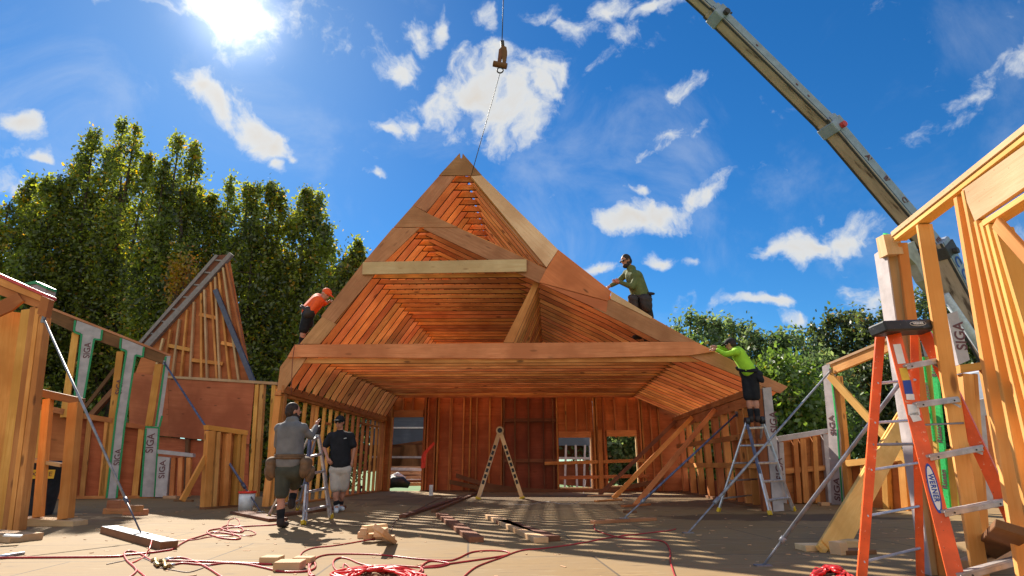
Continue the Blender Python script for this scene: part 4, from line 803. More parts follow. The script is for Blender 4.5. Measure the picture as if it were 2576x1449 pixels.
hose('red hose leading right out of the tangle and up to the shaded deck', C1([(1540, 790), (1600, 740), (1680, 720), (1850, 740), (1870, 760), (1750, 790), (1570, 800)]), .010)
hose('dark hose crossing the deck from the bottom edge toward the short board', [(1165, 1452), (1200, 1425), (1262, 1402), (1310, 1385), (1370, 1379), (1450, 1368), (1550, 1350), (1680, 1335), (1700, 1330)], .009)
hose('dark cord curling from the short board to the bottom edge by the right', [(1495, 1320), (1500, 1334), (1560, 1352), (1640, 1358), (1672, 1364), (1685, 1385), (1686, 1410), (1692, 1432), (1700, 1455)], .010)
hose('white thin cord lying behind the striped light in the house', [(1280, 1268), (1330, 1269), (1372, 1262), (1420, 1268), (1455, 1262), (1468, 1240), (1475, 1200)], .006, 'wrap', lift=((6, .35),))
random.seed(11)
def tangle(label, cx, cy, rx, ry, n, r, mat, zs=.02):
    P = []; a = 0
    for i in range(n * 10):
        a += .63; k = .45 + .55 * random.random(); wob = .12 * math.sin(i * 1.7)
        P.append(flo(cx + rx * (k + wob) * math.cos(a) + random.uniform(-8, 8), cy + ry * k * math.sin(a), r + random.random() * zs))
    return tag(tube('hose_coil', catmull(P, 5), r, mat), label, 'hose coil')
tangle('red tangled air hose pile at the bottom centre of the deck', 950, 1447, 108, 24, 15, .010, 'hosebright', .05)
t = tangle('bright red hose coil at the bottom beside the orange ladder', 2088, 1452, 52, 30, 12, .012, 'hosebright', .12)
# brass fittings
fb0 = flo(395, 1415); t = thing('hose_splitter', 'brass hose splitter with steel couplings joining the red hoses', 'hose fitting', fb0)
for pts, m in ((C2([(550, 710), (600, 700), (590, 740), (625, 775), (680, 760)]), 'brass'), (C2([(630, 720), (690, 715), (700, 760), (715, 795), (770, 775)]), 'brass')): tube('valve', [flo(x, y, .02) for x, y in pts], .016, m, t, seg=8)
for pts in (C2([(700, 705), (800, 690)]), C2([(760, 775), (815, 765)])): tube('coupling', [flo(x, y, .018) for x, y in pts], .015, 'alu', t)
c0 = flo(0, 1404, .013); tag(tube('hose_coupling', [flo(-20, 1403, .013), flo(60, 1392, .013)], .017, 'alu'), 'silver coupling on the thick red hose at the left edge', 'hose fitting')
tube_ = tag(tube('hanging_rope', catmull([HP.hit(741, 868, -.16), HP.hit(735, 920, -.16), HP.hit(733, 992, -.16)], 4), .008, 'rope'), 'thin brown rope hanging from the left end of the long tie beam', 'rope')
tag(tube('power_cord', [HW(cx1 + 1.2, VB - 1, 2.9), HW(cx1 + 1.2, VB - 1, 1.9)], .005, 'wrap'), 'thin pale cord hanging before the right rear window', 'cord')
P_ = at(1066, 1150, 19.4); tag(multi('safety_flag', [([P_ + Vector(q) for q in ((-.08, 0, -.35), (.06, 0, -.33), (.08, .02, .1), (.35, .02, .42), (.30, .02, .48), (-.02, 0, .15), (-.08, 0.03, .02), (-.08, .03, -.35))], [[0, 1, 2, 5, 6], [2, 3, 4, 5], [0, 6, 7]], 0)], ['redglow']), 'bright red ribbon tied to the door jamb of the rear wall', 'ribbon')
# small chips and shavings scattered on the deck
random.seed(21); V, Fc = [], []
for i in range(420):
    x, y = random.uniform(-9, 7), random.choice((random.uniform(5, 9), random.uniform(6, 15))); s1, s2 = random.uniform(.008, .045), random.uniform(.004, .015); a = random.uniform(0, 3.14); k = len(V); h = random.uniform(.003, .008)
    for z in (.001, h):
        for dx, dy in ((-s1, -s2), (s1, -s2 * .7), (s1 * .8, s2), (-s1, s2 * .8)): V.append((x + dx * math.cos(a) - dy * math.sin(a), y + dx * math.sin(a) + dy * math.cos(a), z))
    Fc += [[k, k + 3, k + 2, k + 1], [k + 4, k + 5, k + 6, k + 7]] + [[k + j, k + (j + 1) % 4, k + 4 + (j + 1) % 4, k + 4 + j] for j in range(4)]
tag(link('wood_chips', me_from(V, Fc), None, None, ['cutwood']), 'small wood chips and splinters scattered over the deck', 'wood chips', kind='stuff')
# gloves and bag behind the orange ladder
gp = flo(2398, 1430)
for lab, cx_, cy_, col, rr in (('grey work glove lying on the deck between the orange ladder rails', 2370, 1408, 'glovegrey', .5), ('grey and yellow work glove lying nearest the orange ladder foot', 2410, 1425, 'glovegrey', -.4)):
    g0 = flo(cx_, cy_); t = thing('work_glove', lab, 'glove', g0, 'work gloves on the deck'); M = Matrix.Translation(g0) @ Matrix.Rotation(rr, 4, 'Z')
    def G(p): return M @ Vector(p)
    tube('palm', [G((-.12, 0, .02)), G((-.05, 0, .03)), G((0, 0, .03)), G((.03, 0, .02))], [.04, .045, .045, .03], col, t)
    for k, ln in enumerate((.07, .085, .08, .06)): tube('finger', [G((.0, -.04 + .026 * k, .02)), G((.05, -.045 + .03 * k, .03)), G((.03 + ln, -.05 + .034 * k, .012))], [.014, .013, .009], col, t)
    tube('finger', [G((-.06, .03, .02)), G((-.02, .07, .02)), G((.02, .085, .014))], [.015, .013, .01], 'yellowlabel', t)
# ------------------------------------------------------------------ crane
K = [(at(1640, -110, 19.6), .48), (at(1813, 48, 20.2), .53), (at(2098, 328, 21.4), .61), (at(2364, 642, 22.9), .69), (at(2540, 965, 24.6), .95)]
cr = thing('mobile_crane', 'white and grey telescopic crane boom rising from behind the right walls with big dark letters', 'crane', (K[4][0].x, K[4][0].y, -.55))
FR = []
for i in range(4):
    (a, _), (b, w) = K[i], K[i + 1]; d = (b - a); x = d.normalized(); side = x.cross(UP).normalized(); side = side if side.x > 0 else side
    # side normal: the flank that faces the camera
    tocam = (CAM - (a + b) / 2); sn = side if side.dot(tocam) > 0 else -side
    un = sn.cross(x).normalized(); un = un if un.z < 0 else -un
    FR.append((a, b, x, sn, un, w))
    h = w * .95
    e0 = a - x * (.6 if i else 0); L_ = (b - e0).length
    M = frame(e0, x, -un); Yv = M.to_3x3() @ Vector((0, 1, 0)); sy = 1 if Yv.dot(sn) > 0 else -1
    me = boxme(0, L_, -w / 2, w / 2, -h / 2, h / 2, .06); o = link('boom_section', me, cr, M, ['cranegrey', 'boomunder'])
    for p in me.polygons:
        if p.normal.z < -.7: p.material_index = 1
    for s in (-1, 1):
        q = un * (h / 2 + .01) + sn * s * (w / 2 - .05); beam('edge_strip', e0 + q, b + q, .09, .03, un, 'craneedge', o, bev=0)
    beam('weld_line', e0 + sn * (w / 2 + .004) + un * (h / 2 - .12), b + sn * (w / 2 + .004) + un * (h / 2 - .12), .03, .01, sn, 'craneedge', o, bev=0)
    if i:
        beam('collar', a - x * .4, a + x * .1, w + .10, h + .10, un, 'cranegrey' if i != 3 else 'craneedge', cr, bev=.03)
        beam('collar_plate', a - x * .45, a + x * .05, w * .85, .03, un, 'cream', cr, c=.5) .location += Vector((0, 0, 0))
        tube('pin', [a + sn * (w / 2 + .06), a + sn * (w / 2 + .22)], .13, 'redstripe' if i == 2 else 'craneedge', cr, seg=18, smooth=False)
        tube('pin', [a - un * (h / 2) + x * .1, a - un * (h / 2 + .45) + x * .1], .05, 'craneedge', cr, seg=8)
def onboom(i, px_, py_, lift=.02):
    a, b, x, sn, un, w = FR[i]; o = a + sn * (w / 2 + lift); d = ray(px_, py_); return CAM + d * ((o - CAM).dot(sn) / d.dot(sn))
for s, i, p, sz in (("A'", 2, (2180, 402), .36), ("B'", 2, (2226, 456), .36), ("C'", 2, (2270, 512), .36), ("E'", 2, (2349, 622), .36), ('-', 1, (2010, 207), .4), ('-', 1, (2035, 240), .4), ('-', 1, (1900, 118), .4)):
    a, b, x, sn, un, w = FR[i]; c = a + x * (onboom(i, *p) - a).dot(x) - un * w * .05 + sn * (w / 2 + .02); text(s, sz, c, x, sn, 'ink', cr, bold=.01)
a, b, x, sn, un, w = FR[3]
for s, p in (('|', (2368, 640)), ('B', (2376, 652)), ('C', (2393, 680)), ('C', (2410, 712)), ('R', (2427, 739)), ('A', (2443, 764)), ('N', (2457, 790)), ('E', (2471, 818)), ('S', (2487, 850))):
    c = a + x * (onboom(3, *p) - a).dot(x) + sn * (w / 2 + .02); 
    if s != 'S': text(s, .66, c, x, sn, 'bluemark', cr, bold=.012)
# lift cylinder and hook hanger under the base section
q0, q1 = at(2376, 742, 22.6), at(2560, 1010, 24.0)
tube('lift_cylinder', [q0, q1], .17, 'cylgrey', cr, seg=18)
KP = Pl(at(2330, 700, 22.4), (1, .5))
ps('boom_bracket', KP, [(2258, 622), (2262, 611), (2270, 612), (2276, 618), (2286, 612), (2300, 606), (2312, 640), (2345, 690), (2372, 735), (2384, 760), (2360, 745), (2325, 705), (2305, 665), (2288, 648), (2262, 634)], .35, 0, 'cream', cr, g=10)
bx = K[4][0]
link('carrier_deck', boxme(-1.3, 4.5, -5, 4, .4, 1.1, .05), cr, Matrix.Translation((bx.x, bx.y, 0)), ['craneedge']); link('turret', boxme(-1.2, 1.4, -1.5, 1.8, 1.1, bx.z + .6, .1), cr, Matrix.Translation((bx.x, bx.y, 0)), ['cranegrey'])
for wx in (-1.1, 4.2):
    for wy in (-4, -2.4, 1.4, 3):
        c = Vector((bx.x + wx, bx.y + wy, .0)); tube('wheel', [c - Vector((.2, 0, 0)), c + Vector((.2, 0, 0))], .55, 'blackplastic', cr, seg=22, smooth=False)
# hoist rope, hook block, sling
tip = K[0][0]; yk = 11.9
hb0 = at(1263, 101, yk); hk = thing('hook_block', 'dark crane hook block hanging on a rope above the roof ridge', 'hook block', at(1262, 130, yk))
tube('hoist_rope', [at(1268, -60, yk), hb0], .012, 'craneedge', hk)
def kb(name, pts, th, mat): return ps(name, Pl(at(1262, 130, yk), (1, 0)), pts, th, 0, mat, hk)
kb('swivel', [(1259, 101), (1268, 101), (1269, 113), (1260, 114)], .1, 'craneedge'); kb('cheek_plate', [(1262, 112), (1274, 118), (1276, 130), (1272, 158), (1264, 158), (1262, 130)], .12, 'brown'); kb('cheek_plate', [(1255, 124), (1262, 118), (1263, 140), (1259, 158), (1251, 158)], .1, 'brown')
tube('sheave_bar', [at(1241, 160, yk), at(1275, 167, yk)], .075, 'brown', hk, seg=14, smooth=False)
rc = at(1258, 177, yk); ring = [rc + Vector((math.cos(a_) * .075, 0, math.sin(a_) * .075)) for a_ in [math.pi * (-1.25 + .155 * j) for j in range(15)]]; tube('hook', ring, [.018] * 11 + [.016, .014, .011, .007], 'craneedge', hk)
sl = thing('lifting_sling', 'pair of thin sling ropes from the hook down to the ridge of the roof', 'sling', HP.hit(1188, 428, -.1))
for dx in (0, 3): tube('sling_rope', [rc + Vector((0, 0, -.07)), at(1186 + dx, 440 - dx * 4, 12.25)], .008, 'craneedge', sl)
# ------------------------------------------------------------------ outbuilding beyond the rear wall
YB = 29.0
OB = Pl(at(1200, 1150, YB), (1, -.04))
ob = thing('outbuilding', 'grey boarded unfinished outbuilding seen through the rear door and left rear window', 'outbuilding', at(1230, 1200, YB))
ps('wall', OB, [(930, 1030), (1486, 1038), (1486, 1074), (930, 1074)], .1, 0, 'greyboard', ob); ps('wall', OB, [(930, 1078), (1486, 1078), (1486, 1121), (930, 1119)], .1, 0, 'greyboard', ob)
ps('trim', OB, [(930, 1074), (1486, 1074), (1486, 1078), (930, 1078)], .14, -.04, 'whitepaint', ob)
ps('wall', OB, [(930, 1148), (1486, 1166), (1486, 1226), (930, 1175)], .1, .3, 'plydark', ob)
for i, x in enumerate((960, 985, 1004, 1018, 1032, 1050, 1056, 1064, 1120, 1170, 1220, 1270, 1320, 1370, 1424, 1448, 1472, 1484)): pb('post', OB, (x, 1119), (x + (4 if i % 2 else -3), 1226 if x > 1100 else 1175), 5 if x > 1100 else 3.5, .12, 0, 'wrap' if x > 1380 else 'brown', ob)
ps('inner_shade_wall', OB, [(930, 1115), (1490, 1118), (1490, 1155), (930, 1152)], .1, 2.5, 'darkwood', ob)  # dark wall added so the open bay reads as shaded interior
ps('rail', OB, [(930, 1147), (1486, 1150), (1486, 1156), (930, 1152)], .12, -.03, 'wrap', ob)
ps('side_wall', OB, [(1486, 1040), (1494, 1044), (1494, 1220), (1486, 1226)], 4, .0, 'greyboard', ob); ps('roof', OB, [(920, 1026), (1494, 1034), (1494, 1040), (920, 1032)], 5, -.3, 'greyboard', ob)
random.seed(5)
for i in range(9):
    y = 1176 + i * 5.4; Y = 26.2 - i * .35; A = at(975 + random.uniform(-20, 10), y, Y); B = at(1085 + random.uniform(-5, 15), y + random.uniform(-2, 2), Y)
    tag(beam('lumber_board', A, B, .12 + .05 * (i % 2), .2, Vector((0, -1, 0)), ['cutwood', 'whitepaint', 'brown', 'pine', 'darkwood'][i % 5], c=0), ['top pale board of the lumber seen through the rear door', 'white board second from the top of the lumber beyond the door', 'brown board third down in the lumber beyond the door', 'yellow board in the middle of the lumber beyond the door', 'dark board in the middle of the lumber beyond the door', 'pale board below the dark one beyond the door', 'white board low in the lumber beyond the door', 'brown board second lowest beyond the door', 'lowest yellow board of the lumber beyond the door'][i], 'board', 'lumber beyond the rear door')
tp = at(1004, 1220, 22.5); tag(tube('tarp_bundle', [tp + Vector((-.45, 0, .0)), tp + Vector((-.2, 0, .12)), tp + Vector((.1, 0, .1)), tp + Vector((.35, .1, -.02))], [.14, .22, .2, .1], 'blackplastic', seg=12), 'dark bundle lying on the deck edge in the rear doorway', 'bundle')
tag(tube('tarp_bundle', [tp + Vector((-.35, .1, .25)), tp + Vector((-.1, .1, .32)), tp + Vector((.2, .1, .22))], [.08, .14, .06], 'whitepaint', seg=12), 'white bundle lying on the dark bundle in the rear doorway', 'bundle')
# ------------------------------------------------------------------ trees
import numpy as np
RNG = np.random.default_rng(3)
def leaves(name, C, size, tint, mat, parent, origin, flat=.0):
    n = len(C); u = RNG.normal(size=(n, 3)); u /= np.linalg.norm(u, axis=1)[:, None]; w = RNG.normal(size=(n, 3)); w[:, 2] *= (1 - flat)
    v = np.cross(u, w); v /= np.linalg.norm(v, axis=1)[:, None] + 1e-9
    s = (size * RNG.uniform(.6, 1.35, n))[:, None]
    C = C - np.array(origin)[None]
    V = np.empty((n, 4, 3), np.float32); V[:, 0] = C - u * s; V[:, 1] = C + v * s * .55 + u * s * .1; V[:, 2] = C + u * s; V[:, 3] = C - v * s * .55 + u * s * .1
    me = bpy.data.meshes.new(name); me.vertices.add(4 * n); me.vertices.foreach_set('co', V.ravel()); me.loops.add(4 * n); me.loops.foreach_set('vertex_index', np.arange(4 * n, dtype=np.int32))
    me.polygons.add(n); me.polygons.foreach_set('loop_start', np.arange(0, 4 * n, 4, dtype=np.int32)); me.update()
    a = me.attributes.new('tint', 'FLOAT', 'FACE'); a.data.foreach_set('value', tint.astype(np.float32))
    return link(name, me, parent, Matrix.Translation(origin), [mat])
def limbs(paths, name, parent, origin):
    V, Fc = [], []
    for P, r in paths:
        v, f = tubedata([p - origin for p in P], r, 7, len(V)); V += v; Fc += f
    return link(name, fix(me_from(V, Fc), True), parent, Matrix.Translation(origin), ['bark'])
def tree(name, label, base, tips, wid, ncl, nlf, lsz, mat, group, low=1.5, spire=.75, trunk_r=.28, zfork=.18, clr=.55):
    """upright tree: limbs rise from the trunk to the tips, leaf clumps along and round each limb"""
    base = Vector(base); t = thing(name, label, 'tree', base, group); H = max(p.z for p in tips) - base.z
    top = base + Vector((0, 0, H * .55)); cen = sum(tips, Vector()) / len(tips); top.x, top.y = (cen.x + base.x) / 2, (cen.y + base.y) / 2
    paths = [([base, base.lerp(top, .5) + Vector((.2, 0, 0)), top, top.lerp(max(tips, key=lambda p: p.z), .6)], [trunk_r, trunk_r * .8, trunk_r * .5, .04])]
    C, T = [], []
    for tp_ in tips:
        wl = wid * RNG.uniform(.65, 1.3); ph_ = RNG.uniform(0, 6.28)
        f = zfork + RNG.uniform(-.05, .12); s = base.lerp(top, f / .55) ; mid = s.lerp(tp_, .45) + Vector(((tp_.x - s.x) * .28, (tp_.y - s.y) * .28, 0))
        P = catmull([s, mid, tp_], 10); paths.append((P, [trunk_r * .42 * (1 - i / len(P)) + .015 for i in range(len(P))]))
        for _ in range(ncl):
            k = RNG.uniform(.12, 1) ** .8; p = P[min(int(k * (len(P) - 1)), len(P) - 1)]
            rad = wl * min(1, (1 - k) / .62) ** spire * (1 + .28 * math.sin(k * 11 + ph_)) + .1
            a, q = RNG.uniform(0, 6.28), math.sqrt(RNG.uniform(.05, 1)); c = np.array(p) + np.array((math.cos(a) * rad * q, math.sin(a) * rad * q, RNG.uniform(-.3, .15) * (1 - k)))
            if c[2] < base.z + low: c[2] = base.z + low + RNG.uniform(0, 1.2)
            n = int(nlf * RNG.uniform(.5, 1.4)); cr_ = clr * (.3 + .7 * min(1, (1 - k) / .6)) * RNG.uniform(.6, 1.45)
            C.append(c + RNG.normal(size=(n, 3)) * cr_ * np.array((.5, .5, .55 + .5 * k))); T.append(np.clip(RNG.uniform(.0, .92) + RNG.normal(size=n) * .13, 0, 1))
            if RNG.random() < .3: paths.append(([Vector(p), Vector(c)], [.025, .01]))
    limbs(paths, 'trunk', t, base); leaves('crown', np.concatenate(C), lsz, np.concatenate(T), mat, t, base); return t
LT = [((20, 1150), 25.0, [(-60, 600), (0, 575), (24, 508), (-30, 700), (60, 640), (30, 800), (-50, 850)], 1.3), ((110, 1150), 26.5, [(58, 520), (81, 449), (116, 447), (147, 438), (176, 447), (100, 560), (150, 640), (60, 700)], 1.25),
      ((270, 1150), 27.5, [(205, 400), (240, 322), (275, 372), (314, 300), (346, 306), (378, 392), (225, 480), (330, 420), (290, 520), (190, 600)], 1.35), ((440, 1150), 26.0, [(415, 400), (452, 341), (495, 359), (432, 450), (478, 470), (400, 560), (460, 620)], 1.15),
      ((560, 1150), 27.5, [(503, 469), (534, 490), (582, 438), (560, 530), (520, 640), (600, 600)], 1.15), ((660, 1150), 26.0, [(625, 460), (648, 462), (684, 463), (709, 485), (640, 560), (690, 620), (730, 640)], 1.15),
      ((780, 1150), 26.5, [(770, 471), (802, 485), (740, 540), (824, 570), (780, 640), (750, 720), (835, 680)], 1.2), ((850, 1150), 23.5, [(872, 655), (903, 607), (850, 700), (886, 700), (830, 760), (800, 740)], .8)]
LAB = ['dense maple at the far left edge behind the tall wall corner', 'tall upright maple behind the raked wall, left of the tallest crown', 'tallest maple with two thin spires among the left trees', 'upright maple with a forked narrow top, right of the tallest crown', 'dark narrow maple rising just behind the gable tip', 'upright maple with four short spires right of the gable', 'broad dark maple behind the man in the orange shirt', 'low leafy maple branch crown touching the left slope of the roof']
for (b, Y, tips, wd), lab in zip(LT, LAB):
    p = at(b[0], b[1], Y); p.z = -.55
    tree('maple_tree', lab, p, [at(x, y, Y + RNG.uniform(-1.2, 1.2)) for x, y in tips], wd * 1.25, 120, 42, .095, 'leafmaple', 'tall maples behind the left walls', spire=.85, clr=.66)
# darker trees behind and below, filling the gaps
for i, (x, Y, y0) in enumerate(((-40, 32, 720), (90, 33, 640), (220, 34, 560), (350, 33, 560), (480, 34, 640), (600, 33, 640), (720, 33, 660), (830, 31, 800))):
    p = at(x, 1150, Y); p.z = -.55
    tree('dark_tree', ['shaded tree filling in behind the first maple at the left edge', 'shaded tree behind the second maple from the left edge', 'shaded tree deep behind the tallest maple', 'shaded tree behind the gap right of the tallest maple', 'shaded tree right behind the gable wall', 'shaded tree behind the maples right of the gable', 'shaded tree behind the four spired maple', 'shaded tree deep behind the left roof slope'][i], p,
         [at(x + dx, y0 + dy, Y) for dx, dy in ((-60, 60), (-20, 0), (30, 20), (70, 90), (0, 180), (-50, 260), (50, 280))], 2.3, 42, 40, .17, 'leafdark', 'shaded trees behind the maples', low=.3)
p = at(460, 900, 22.5); b = Vector((p.x, p.y, -.55)); tree('autumn_tree', 'small orange turning treetop left of the gable', b, [at(455, 635, 22.5), at(468, 650, 22.5), at(446, 672, 22.5)], .35, 12, 34, .07, 'leafautumn', None, low=8.0, trunk_r=.1)
# understorey shrubs on the left
for i, (x, y, Y) in enumerate(((60, 960, 21), (160, 1000, 21), (350, 1020, 21), (690, 1000, 22), (750, 900, 22), (800, 1060, 23))):
    p = at(x, 1150, Y); p.z = -.55
    tree('shrub', ['leafy shrub behind the tall left corner', 'leafy shrub behind the first wrapped post', 'leafy shrub under the gable rake', 'leafy shrub behind the open studs right of the red wall', 'leafy shrub by the left roof slope', 'leafy shrub beyond the left side wall studs'][i], p, [at(x + dx, y + dy, Y) for dx, dy in ((-40, 30), (0, 0), (40, 30), (60, 90), (-60, 100))], 1.2, 26, 36, .10, 'leafmaple', 'shrubs behind the left walls', low=.2, trunk_r=.1)
RT = [((1740, 1150), 36, [(1700, 800), (1735, 782), (1770, 786), (1800, 790), (1720, 860), (1790, 880), (1690, 900)], 'leafwillow', 'willow-like grey green tree rising right of the roof worker'), ((1850, 1150), 38, [(1832, 796), (1868, 802), (1905, 830), (1850, 860), (1890, 900), (1830, 930)], 'leafwillow', 'grey green tree behind the head of the lime shirted man'),
      ((1985, 1150), 36, [(1945, 842), (1968, 822), (1998, 832), (2030, 850), (1960, 900), (2010, 940)], 'leafwillow', 'grey green tree just right of the lime shirted man'), ((2090, 1150), 40, [(2052, 806), (2090, 788), (2120, 782), (2150, 772), (2075, 870), (2130, 880)], 'leafdark', 'dark green tree above the wrapped end post'),
      ((2230, 1150), 38, [(2180, 790), (2215, 770), (2250, 760), (2290, 725), (2325, 705), (2360, 750), (2250, 860), (2320, 860), (2200, 900)], 'leafdark', 'dark green tree behind the top of the orange ladder'), ((2440, 1150), 38, [(2400, 770), (2440, 760), (2480, 800), (2420, 860), (2520, 820), (2560, 860)], 'leafdark', 'dark tree behind the crane boom base'),
      ((2620, 1150), 34, [(2575, 700), (2600, 690), (2560, 780), (2630, 760), (2600, 860)], 'leafdark', 'dark tree at the far right edge between the studs'), ((1955, 1150), 26, [(1925, 905), (1960, 890), (1995, 900), (2030, 930), (1940, 1000), (1990, 1000), (2050, 1010)], 'leaflime', 'bright lime green tree just behind the roof eave'),
      ((1800, 1150), 28, [(1740, 900), (1780, 890), (1820, 910), (1760, 1000), (1830, 1010)], 'leaflime', 'lime green tree seen through the right side wall'), ((2080, 1150), 30, [(2045, 900), (2080, 890), (2110, 920), (2060, 1010), (2120, 1010)], 'leafwillow', 'pale leafy tree above the low red wall'),
      ((2210, 1150), 31, [(2150, 900), (2190, 880), (2240, 880), (2270, 900), (2180, 1010), (2250, 1010)], 'leafdark', 'shadowy tree seen through the open yellow wall'), ((2350, 1150), 31, [(2300, 900), (2340, 880), (2390, 890), (2350, 1000), (2420, 980), (2460, 950)], 'leafdark', 'shadowy tree seen between the orange ladder rails'), ((1660, 1150), 33, [(1620, 960), (1660, 950), (1690, 980), (1640, 1050), (1600, 1060)], 'leafwillow', 'leafy tree seen through the right rear window'), ((1560, 1150), 31, [(1530, 1040), (1570, 1030), (1600, 1050), (1500, 1070), (1550, 1100)], 'leafwillow', 'bushy tree centred in the right rear window'),
      ((1720, 1150), 30, [(1690, 1050), (1730, 1040), (1770, 1040), (1700, 1090), (1780, 1090)], 'leaflime', 'low leafy tree beyond the right wall braces')]
for b, Y, tips, m, lab in RT:
    p = at(b[0], b[1], Y); p.z = -.55
    tree('broadleaf_tree', lab, p, [at(x, y + 12, Y + RNG.uniform(-1, 1)) for x, y in tips], 1.9 if Y > 32 else 1.5, 48, 44, .15 if Y > 32 else .13, m, 'trees beyond the right walls', low=.3, spire=.5, clr=.95)
# ------------------------------------------------------------------ people
def solid_caps(a, b, ra, rb, seg=16):
    d = (b - a); L_ = d.length; x = d.normalized() if L_ > 1e-6 else Vector((0, 0, 1)); P, r = [], []
    for k in range(5): th = math.pi / 2 * k / 4; P.append(a - x * ra * math.cos(th)); r.append(max(ra * math.sin(th), .001))
    for k in range(1, 5): th = math.pi / 2 * k / 4; P.append(b + x * rb * math.sin(th)); r.append(max(rb * math.cos(th), .001))
    P.insert(5, b.copy()); r.insert(5, rb)
    return tubedata(P, r, seg)
def ell(c, R3, sx, sy, sz, seg=18, rg=12):
    V, Fc = [], []
    for i in range(rg + 1):
        th = math.pi * i / rg
        for k in range(seg):
            ph = 2 * math.pi * k / seg; V.append(c + R3 @ Vector((sx * math.sin(th) * math.cos(ph), sy * math.sin(th) * math.sin(ph), sz * math.cos(th))))
    for i in range(rg):
        for k in range(seg): Fc.append([i * seg + k, (i + 1) * seg + k, (i + 1) * seg + (k + 1) % seg, i * seg + (k + 1) % seg])
    return V, Fc
def fuse(parts, vox=.013, sm=4, name='m'):
    V, Fc = [], []
    for v, f in parts: k = len(V); V += v; Fc += [[k + i for i in q] for q in f]
    me = me_from(V, Fc); bm = bmesh.new(); bm.from_mesh(me); bmesh.ops.remove_doubles(bm, verts=bm.verts[:], dist=.0008); bmesh.ops.recalc_face_normals(bm, faces=bm.faces[:]); bm.to_mesh(me); bm.free()
    o = bpy.data.objects.new('tmp', me); COL.objects.link(o)
    m = o.modifiers.new('r', 'REMESH'); m.mode = 'VOXEL'; m.voxel_size = vox; s = o.modifiers.new('s', 'SMOOTH'); s.iterations = sm; s.factor = .5
    bpy.context.view_layer.update(); dg = bpy.context.evaluated_depsgraph_get(); out = bpy.data.meshes.new_from_object(o.evaluated_get(dg)); bpy.data.objects.remove(o)
    return out
def addto(me, parts):
    bm = bmesh.new(); bm.from_mesh(me)
    for v, f in parts:
        vs = [bm.verts.new(x) for x in v]
        for q in f:
            try: bm.faces.new([vs[i] for i in q])
            except ValueError: pass
    bm.to_mesh(me); bm.free(); me.polygons.foreach_set('use_smooth', [True] * len(me.polygons)); return me
